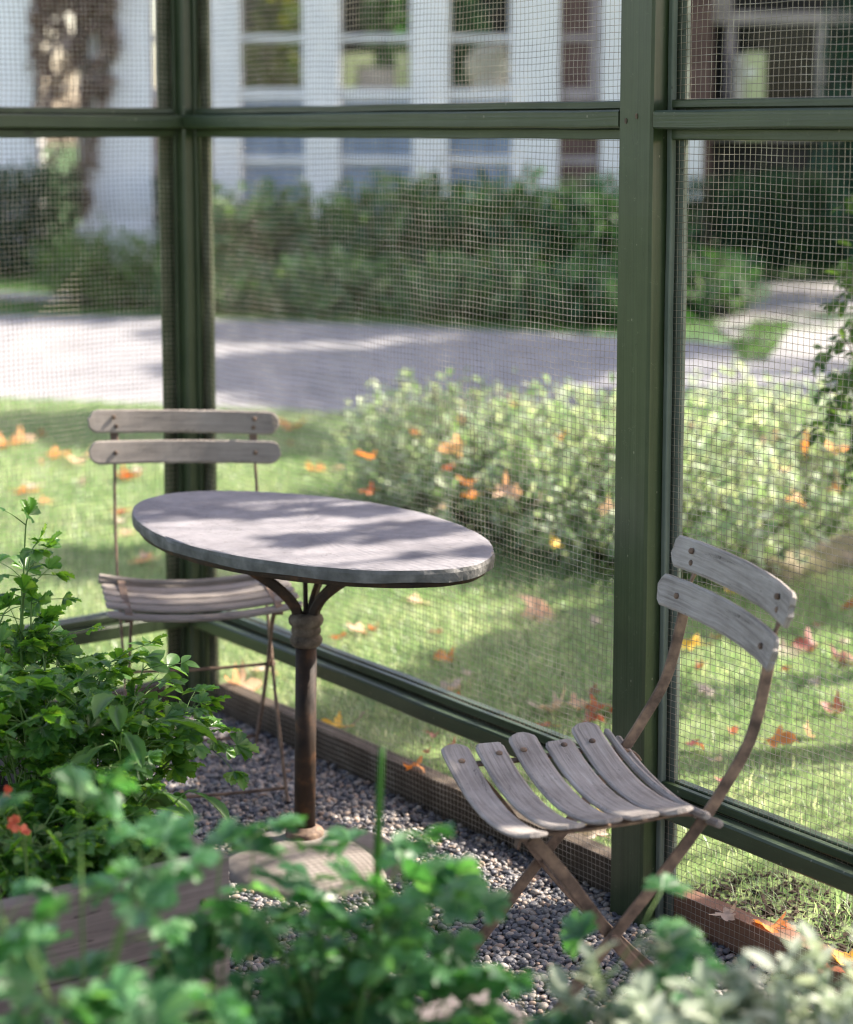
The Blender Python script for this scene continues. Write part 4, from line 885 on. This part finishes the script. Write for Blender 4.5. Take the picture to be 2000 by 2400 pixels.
# brown mottled climber on the left pillar
t = thing('dry_climber', 'brown mottled dry climber covering the wide white pillar at left', 'climber', (hx(180), HY-.3, 0)); rs = RS(510); fm = MB(); sm = MB(); P = []
poly = [(-60, 92, 285), (30, 90, 280), (100, 84, 283), (160, 82, 280), (215, 84, 262), (260, 86, 250), (300, 88, 240), (360, 98, 235), (420, 150, 235), (470, 165, 215), (540, 168, 200), (610, 172, 195)]
ys = np.array([p_[0] for p_ in poly]); xa = np.array([p_[1] for p_ in poly]); xb = np.array([p_[2] for p_ in poly])
n = 9500; py = rs.uniform(-250, 590, n); u = rs.uniform(0, 1, n); A_ = np.interp(py, ys, xa); B_ = np.interp(py, ys, xb); px = A_+(B_-A_)*u
gaps = np.sin(px*.055+1.3)*np.sin(py*.038+.6)+.5*np.sin(px*.11+py*.05)
keep = (rs.uniform(0, 1, n) < np.clip(1.0-np.clip(py+40, 0, 600)/430, .13, 1)) & ((gaps > -.15) | (py < 30) | (u < .18))
px, py = px[keep], py[keep]; n = len(px)
P = np.stack([hx(px), HY-.04-rs.uniform(.0, .22, n), 0*px], -1); P[:, 2] = [hz(q) for q in py]
fm.inst(OVAL[0]*[1.4, 1, 1], OVAL[1], P, rotm(rs.normal(0, 1, (n, 3))+[0, 0, -.5], rs.normal(0, .7, (n, 3))+[0, -1, .2]), .085*rs.uniform(.6, 1.3, n), True); fm.build('foliage', M['brown_leaf'], t)
for k in range(7):
    xs_ = np.interp([-200, 100, 250, 400, 590], ys, xa)+(np.interp([-200, 100, 250, 400, 590], ys, xb)-np.interp([-200, 100, 250, 400, 590], ys, xa))*(k+.5)/7
    tube(sm, spline([(hx(a), HY-.06-rs.uniform(0, .04), max(0, hz(b_))) for a, b_ in zip(xs_, (-200, 100, 220, 330, 430))], 4), .03, .012, 6)
sm.build('stem', M['bark'], t)

# ------------------------------------------------------------------ shade trees (their trunks stand outside the picture; their leaf shade falls inside it)
def tree(name, label, base, h, clumps, nleaf, size, mat, seed, trunk=.16, clump_r=.5, limb=.3):
    rs = RS(seed); base = np.array(base, float); t = thing(name, label, 'tree', base, 'trees standing round the lawn and street'); tr_ = MB(); cr = MB()
    fork = base+[0, 0, h]
    tube(tr_, spline([base, base+[.05, .03, h*.5], fork], 5), trunk, trunk*.7, 12)
    P = []
    for c in clumps:
        c = np.array(c[:3], float); rr = c_r = clump_r
        tube(tr_, spline([fork, (fork+c)/2+[0, 0, .2], c], 4), trunk*limb, trunk*limb*.25, 6)
        for e in range(5):
            q = c+rs.normal(0, rr*.55, 3); tube(tr_, [c+(fork-c)*.25, (c+q)/2, q], trunk*limb*.27, .0025, 4)
    tr_.build('trunk', M['bark'], t)
    tot = sum((c[3] if len(c) > 3 else clump_r)**2 for c in clumps)
    for c in clumps:
        per = max(12, int(nleaf*(c[3] if len(c) > 3 else clump_r)**2/tot))
        d = nrm(rs.normal(0, 1, (per, 3)))*rs.uniform(.2, 1, (per, 1))**.5*(c[3] if len(c) > 3 else clump_r); d[:, 2] *= .6; d[:, 0] *= 1.0+.5*(clump_r < .3); d[:, 1] *= 1.0-.3*(clump_r < .3)
        P.append(np.array(c[:3])+d)
    P = np.vstack(P); n = len(P)
    cr.inst(OVAL[0]*[1.5, 1, 1], OVAL[1], P, rotm(rs.normal(0, 1, (n, 3))+[0, 0, -.4], rs.normal(0, .5, (n, 3))+[0, 0, 1]), size*rs.uniform(.7, 1.3, n), True)
    cr.build('crown', mat, t)
Sx, Sy, cot = cos(radians(SUN_AZ)), sin(radians(SUN_AZ)), 1/math.tan(radians(SUN_EL))
def over(x, y, h, z0=0.0): d = (h-z0)*cot; return (x+Sx*d, y+Sy*d, h)
rs = RS(77)
# near tree: shades the table, the chairs and the gravel in patches
cl = []
for (x, y, z0, r_) in ((-.64, 4.52, .73, .13), (-.44, 4.58, .73, .12), (-.44, 4.30, .73, .07), (-.20, 4.33, .73, .08), (-.04, 4.12, .73, .09), (-.24, 4.03, .73, .07), (.06, 3.90, .73, .05),
        (.40, 3.22, .47, .09), (.52, 3.5, .6, .12),
        (-.52, 4.75, 0, .20), (-.28, 4.55, 0, .18), (-.62, 4.3, 0, .22), (-.30, 3.62, 0, .2), (.42, 3.55, 0, .11), (-.15, 3.0, 0, .22), (.22, 2.9, 0, .2),
        (-.5, 3.0, .4, .2), (-.62, 2.8, .4, .22), (-.4, 2.75, .4, .16), (-.3, 2.2, .65, .08), (.05, 2.3, .6, .08), (-.1, 2.05, .5, .12), (-.6, 4.7, .45, .10)):
    cl.append((*over(x, y, rs.uniform(3.0, 3.8), z0), r_))
for k in range(24):
    q_ = wp(rs.uniform(.0, 1.7) if k < 15 else rs.uniform(1.8, 2.4), .06, rs.uniform(1.3, 2.0) if k < 15 else rs.uniform(.8, 2.0)); cl.append((*over(q_[0], q_[1], rs.uniform(3.2, 4.0), q_[2]), rs.uniform(.12, .2)))
cl += [(*over(-1.15, 4.8, 4.2, 1.6), .35), (*over(-.95, 4.95, 4.2, 1.7), .35), (*over(-.9, 5.0, 4.4, .5), .2)]
for (px, py) in ((1020, 1650), (1120, 1600), (1210, 1550), (1300, 1500), (1400, 1455), (1180, 1650), (1330, 1600), (860, 1690), (1640, 1490), (1750, 1430), (1860, 1390), (1980, 1340), (1940, 1450)):
    g_ = G(px, py, .03); h_ = rs.uniform(3.0, 3.6); cl.append((*over(g_[0], g_[1], h_, 0), rs.uniform(.17, .24)))
tree('shade_tree', 'tree right of the lawn whose crown dapples the table', (4.6, 5.9, 0), 2.2, cl, 12000, .072, M['tree_leaf'], 601, .13, .25, .085)
cl = []
for (px, py) in ((40, 1000), (200, 1010), (350, 1020), (500, 1040), (650, 1050), (760, 1040), (120, 1330), (330, 1350)):
    g_ = G(px, py, .03); cl.append((*over(g_[0], g_[1], rs.uniform(5, 6.5), 0), .45 if py < 1100 else .2))
for k in range(11):
    cl.append((*over(rs.uniform(-1.2, 2.0), rs.uniform(10.9, 14.5), rs.uniform(4.5, 7)), rs.uniform(.6, 1.0)))
tree('street_tree', 'broad tree beyond the right edge shading the middle of the street', (7.4, 14.2, 0), 3.4, cl, 7000, .19, M['tree_leaf'], 602, .22, .8)
cl = []
for k in range(18):
    x, y, h_ = rs.uniform(-4.8, 2.5), rs.uniform(13.0, 18.0), rs.uniform(5.5, 8.5)
    if x < -1.5 and 12.5 < y < 16.3: continue
    cl.append((*over(x, y, h_), rs.uniform(.7, 1.1)))
tree('street_tree', 'taller tree beyond the right edge shading the far side of the street', (8.6, 18.6, 0), 4.2, cl, 8000, .2, M['tree_leaf'], 603, .25, .9)
cl = []
for k in range(18):
    cl.append((*over(rs.uniform(-4.5, 4.5), rs.uniform(17.0, 22.5), rs.uniform(6, 9)), rs.uniform(.8, 1.3)))
tree('street_tree', 'tall tree beside the house shading its bushes', (11.5, 23.5, 0), 4.5, cl, 6500, .21, M['tree_leaf'], 604, .28, 1.0)

# ------------------------------------------------------------------ fallen maple leaves
LV = [  # px, py, z, material, size, label
 (130, 1068, .06, 'orange', .075, 'orange fallen leaf on the lawn left of the far chair back'),
 (190, 1078, .06, 'peach', .09, 'pinkish fallen leaf touching the orange one left of the far chair'),
 (45, 1036, .06, 'peach', .08, 'pale orange leaf on shaded lawn at the left edge near the street'),
 (8, 1042, .06, 'orange', .08, 'orange leaf cut by the left edge near the street'),
 (55, 1152, .06, 'orange', .075, 'orange leaf above the parsley sprig at the left'),
 (80, 1140, .06, 'beige', .06, 'cream leaf overlapping an orange one above the parsley sprig'),
 (192, 1128, .06, 'beige', .05, 'small cream leaf between the left edge and the far chair'),
 (100, 1180, .05, 'peach', .045, 'small pink leaf beside the top of the parsley sprig'),
 (305, 1118, .06, 'rustleaf', .07, 'red orange leaf seen under the far chair back at left'),
 (330, 1100, .06, 'beige', .05, 'cream leaf just under the lower back slat of the far chair'),
 (285, 1200, .05, 'rustleaf', .05, 'reddish leaf left of the table rim'),
 (292, 1218, .05, 'beige', .06, 'cream leaf against the left end of the table top'),
 (300, 1250, .05, 'peach', .05, 'faint pink leaf under the left end of the table top'),
 (345, 1315, .05, 'peach', .06, 'peach curled leaf between the table edge and the far chair seat'),
 (735, 1098, .06, 'orange', .06, 'orange leaf on the lawn above the table top'),
 (790, 1100, .06, 'beige', .05, 'cream leaf beside the left end of the pale shrub'),
 (680, 998, .06, 'orange', .09, 'orange leaf on shaded grass right of the far chair back'),
 (975, 1406, .05, 'peach', .055, 'pale leaf on the lawn under the right end of the table'),
 (580, 1375, .05, 'beige', .05, 'cream leaf between the far chair seat and the table bracket'),
 (635, 1335, .05, 'orange', .06, 'orange leaf seen through the table brackets'),
 (840, 1478, .05, 'peach', .045, 'slim pink leaf on the lawn right of the column collar'),
 (802, 1492, .05, 'rustleaf', .035, 'small reddish leaf right of the table column'),
 (1265, 1438, .05, 'peach', .10, 'large bright peach maple leaf on the sunny lawn left of the post'),
 (1045, 1540, .05, 'orange', .045, 'upright orange leaf on the lawn between table and post'),
 (1058, 1606, .05, 'beige', .070, 'large curled pinkish leaf just over the bottom rail'),
 (1298, 1658, .05, 'beige', .065, 'pale beige maple leaf on shaded grass beside the post'),
 (1350, 1650, .05, 'peach', .045, 'dull pink leaf between the beige leaf and the post'),
 (1400, 1660, .05, 'rustleaf', .055, 'red brown leaf against the left side of the post'),
 (1275, 1702, .05, 'rustleaf', .05, 'rust orange leaf above the chair seat slats'),
 (1385, 1690, .05, 'darkred', .04, 'dark red leaf low beside the post'),
 (560, 1612, .06, 'peach', .075, 'peach leaf outside the corner of the edging board'),
 (605, 1572, .05, 'beige', .06, 'white cream leaf behind the far chair cross legs'),
 (790, 1706, .06, 'yellow', .050, 'yellow orange leaf outside the board right of the table column'),
 (970, 1796, .09, 'orange', .035, 'small orange leaf lying on the brown edging board'),
 (1395, 1955, .07, 'beige', .055, 'pale cream leaf outside the board under the chair seat'),
 (1425, 1918, .06, 'yellow', .035, 'yellow leaf under the chair seat beside the post'),
 (1820, 1738, .06, 'orange', .058, 'bright orange star shaped maple leaf on the grass right of the chair leg'),
 (1628, 1512, .05, 'yellow', .055, 'amber leaf seen between the chair uprights'),
 (1655, 1622, .05, 'beige', .045, 'folded cream leaf between the chair uprights'),
 (1965, 1658, .05, 'darkred', .045, 'brown leaf on the grass at the right edge'),
 (1900, 1512, .05, 'darkred', .06, 'dull red leaf right of the chair backrest'),
 (1838, 1525, .05, 'beige', .05, 'small pale leaf just right of the lower back slat'),
 (1975, 1545, .05, 'darkred', .06, 'dark red leaf in shade at the right edge'),
 (1990, 1420, .05, 'rustleaf', .04, 'small red leaf at the right edge above the dull ones'),
 (1720, 1376, .05, 'yellow', .055, 'yellow leaf glimpsed between the two back slats'),
 (1690, 1366, .05, 'peach', .03, 'tiny pink leaf glimpsed between the two back slats'),
 (1820, 1320, .06, 'orange', .06, 'orange leaf over the upper back slat of the right chair'),
 (1760, 1280, .06, 'peach', .07, 'pink leaf behind the upper back slat of the right chair'),
 (1815, 2172, .075, 'orange', .045, 'orange red leaf with long stalk beside the reddish board'),
 (1855, 2180, .06, 'rustleaf', .035, 'red half of a leaf on the soil by the reddish board'),
 (1700, 2140, .08, 'beige', .035, 'slim pinkish dry leaf over the reddish board'),
 (1985, 2245, .08, 'yellow', .045, 'yellow orange leaf at the right edge by the reddish board'),
 (1940, 2272, .10, 'darkred', .032, 'dark red leaf on the reddish board near the lower right'),
 (1000, 1760, .085, 'rustleaf', .016, 'tiny rust leaf stuck on the mesh over the brown board'),
]
SL = [ # on shrubs: px, py, distance
 (862, 1068, 7.3, 'orange', .07, 'bright orange leaf caught at the left of the pale shrub'),
 (868, 1148, 7.1, 'rustleaf', .05, 'small dull orange leaf low in the left pale shrub'),
 (975, 1012, 7.9, 'orange', .055, 'orange leaf near the top of the pale shrub above the table'),
 (1072, 1052, 7.6, 'peach', .09, 'large pale orange leaf in the middle of the shrub'),
 (1085, 985, 8.2, 'peach', .08, 'peach leaf high in the shrub'),
 (1055, 1095, 7.4, 'rustleaf', .05, 'red orange leaf deep in the shrub'),
 (1098, 1128, 7.3, 'orange', .07, 'vivid orange leaf in a dark gap of the shrub'),
 (1108, 1160, 7.2, 'orange', .05, 'orange leaf just under the vivid one in the dark gap'),
 (1180, 1152, 7.1, 'peach', .085, 'cream orange leaf right of the dark gap'),
 (1262, 1172, 7.1, 'beige', .05, 'pinkish leaf in the shrub halfway to the post'),
 (1315, 1022, 7.6, 'orange', .055, 'amber leaf in the shrub near the post'),
 (1205, 948, 8.2, 'rustleaf', .06, 'reddish leaf on the skyline of the shrub'),
 (1432, 1190, 6.9, 'peach', .07, 'orange cream leaf in the shrub against the post'),
 (1030, 1190, 7.0, 'beige', .05, 'slim pale leaf above the table in the shrub'),
 (1300, 1270, 6.8, 'yellow', .045, 'amber leaf low in the shrub near the post'),
 (1612, 1000, 7.6, 'peach', .06, 'orange leaf in the shrub right of the post'),
 (1808, 1028, 7.8, 'peach', .07, 'apricot leaf in the right hand shrub'),
 (1828, 1095, 7.4, 'peach', .07, 'creamy orange leaf in the middle of the right hand shrub'),
 (1895, 1036, 7.8, 'orange', .08, 'orange leaf beside the overhanging branch'),
 (1940, 1040, 7.8, 'peach', .08, 'sunny pale orange leaf behind the overhanging branch'),
 (1868, 1170, 7.1, 'orange', .075, 'glowing amber leaf above the mossy log'),
 (1962, 1146, 7.0, 'orange', .045, 'small vivid orange leaf at the right edge above the log'),
 (1990, 1050, 7.2, 'orange', .06, 'orange leaf cut by the right edge'),
 (1975, 1130, 6.8, 'beige', .07, 'pink curled dry leaf at the right edge above the log'),
]
rs = RS(700)
def put_leaf(c, mat, size, label, group, tilt):
    v, f = maple_leaf(rs, rs.uniform(.45, 1.15)); a = rs.uniform(0, 2*pi); nm = nrm(np.array([0, 0, 1])+rs.normal(0, tilt, 3)); R = rotm(np.array([cos(a), sin(a), 0]), nm)
    mb = MB(); mb.add((v*size)@R.T+c, f, True)
    st = np.array([(0, -.1, 0), (.05, -.5, .08), (.12, -.95, .12)])*size
    mb2 = tube(mb, st@R.T+c, size*.02, size*.014, 4)
    o = mb.build('maple_leaf', M[mat]); tag(o, label, 'fallen leaf', group)
for px, py, z, mt, sz, lb in LV: put_leaf(G(px, py, z), mt, sz, lb, 'fallen maple leaves on the lawn', .35)
for px, py, Y, mt, sz, lb in SL: put_leaf(V(px, py, Y-.42), mt, sz*.8, lb, 'fallen leaves caught in the pale shrubs', .7)
mb = MB(); tube(mb, spline([G(855, 1668, .06), G(825, 1700, .05), G(745, 1735, .045)], 4), .0022, .0014, 5)
tag(mb.build('leaf_stalk', M['rust']), 'long brown stalk over the yellow leaf outside the board', 'stalk')

# unseen tree added over and behind the enclosure to block skylight from its inside
rs = RS(88); cl = []
for k in range(30):
    cl.append((rs.uniform(-3.2, .9), rs.uniform(-2.5, 3.6), rs.uniform(3.0, 5.2), rs.uniform(.45, .8)))
tree('sky_block_tree', 'unseen tree added behind the viewpoint whose crown blocks skylight over the enclosure', (-1.6, -2.6, 0), 2.4, cl, 9000, .15, M['tree_leaf'], 605, .18, .6)

rs = RS(901); n_t = 0
while n_t < 46:
    px, py = rs.uniform(0, 2000), rs.uniform(1000, 1850); g_ = G(px, py, .05); s_, o_ = so_(g_[None])
    if (o_[0] < .2 and s_[0] > -.2) or in_bed(g_[None], np.array([-.45, 6.2]), np.array([1.0, -.1]), np.array([0, 1.0]))[0]: continue
    n_t += 1; put_leaf(g_, ['beige', 'darkred', 'rustleaf'][n_t % 3], rs.uniform(.018, .034), 'small dull brown leaf scrap scattered in the lawn grass', 'small brown leaves scattered in the lawn', .5)
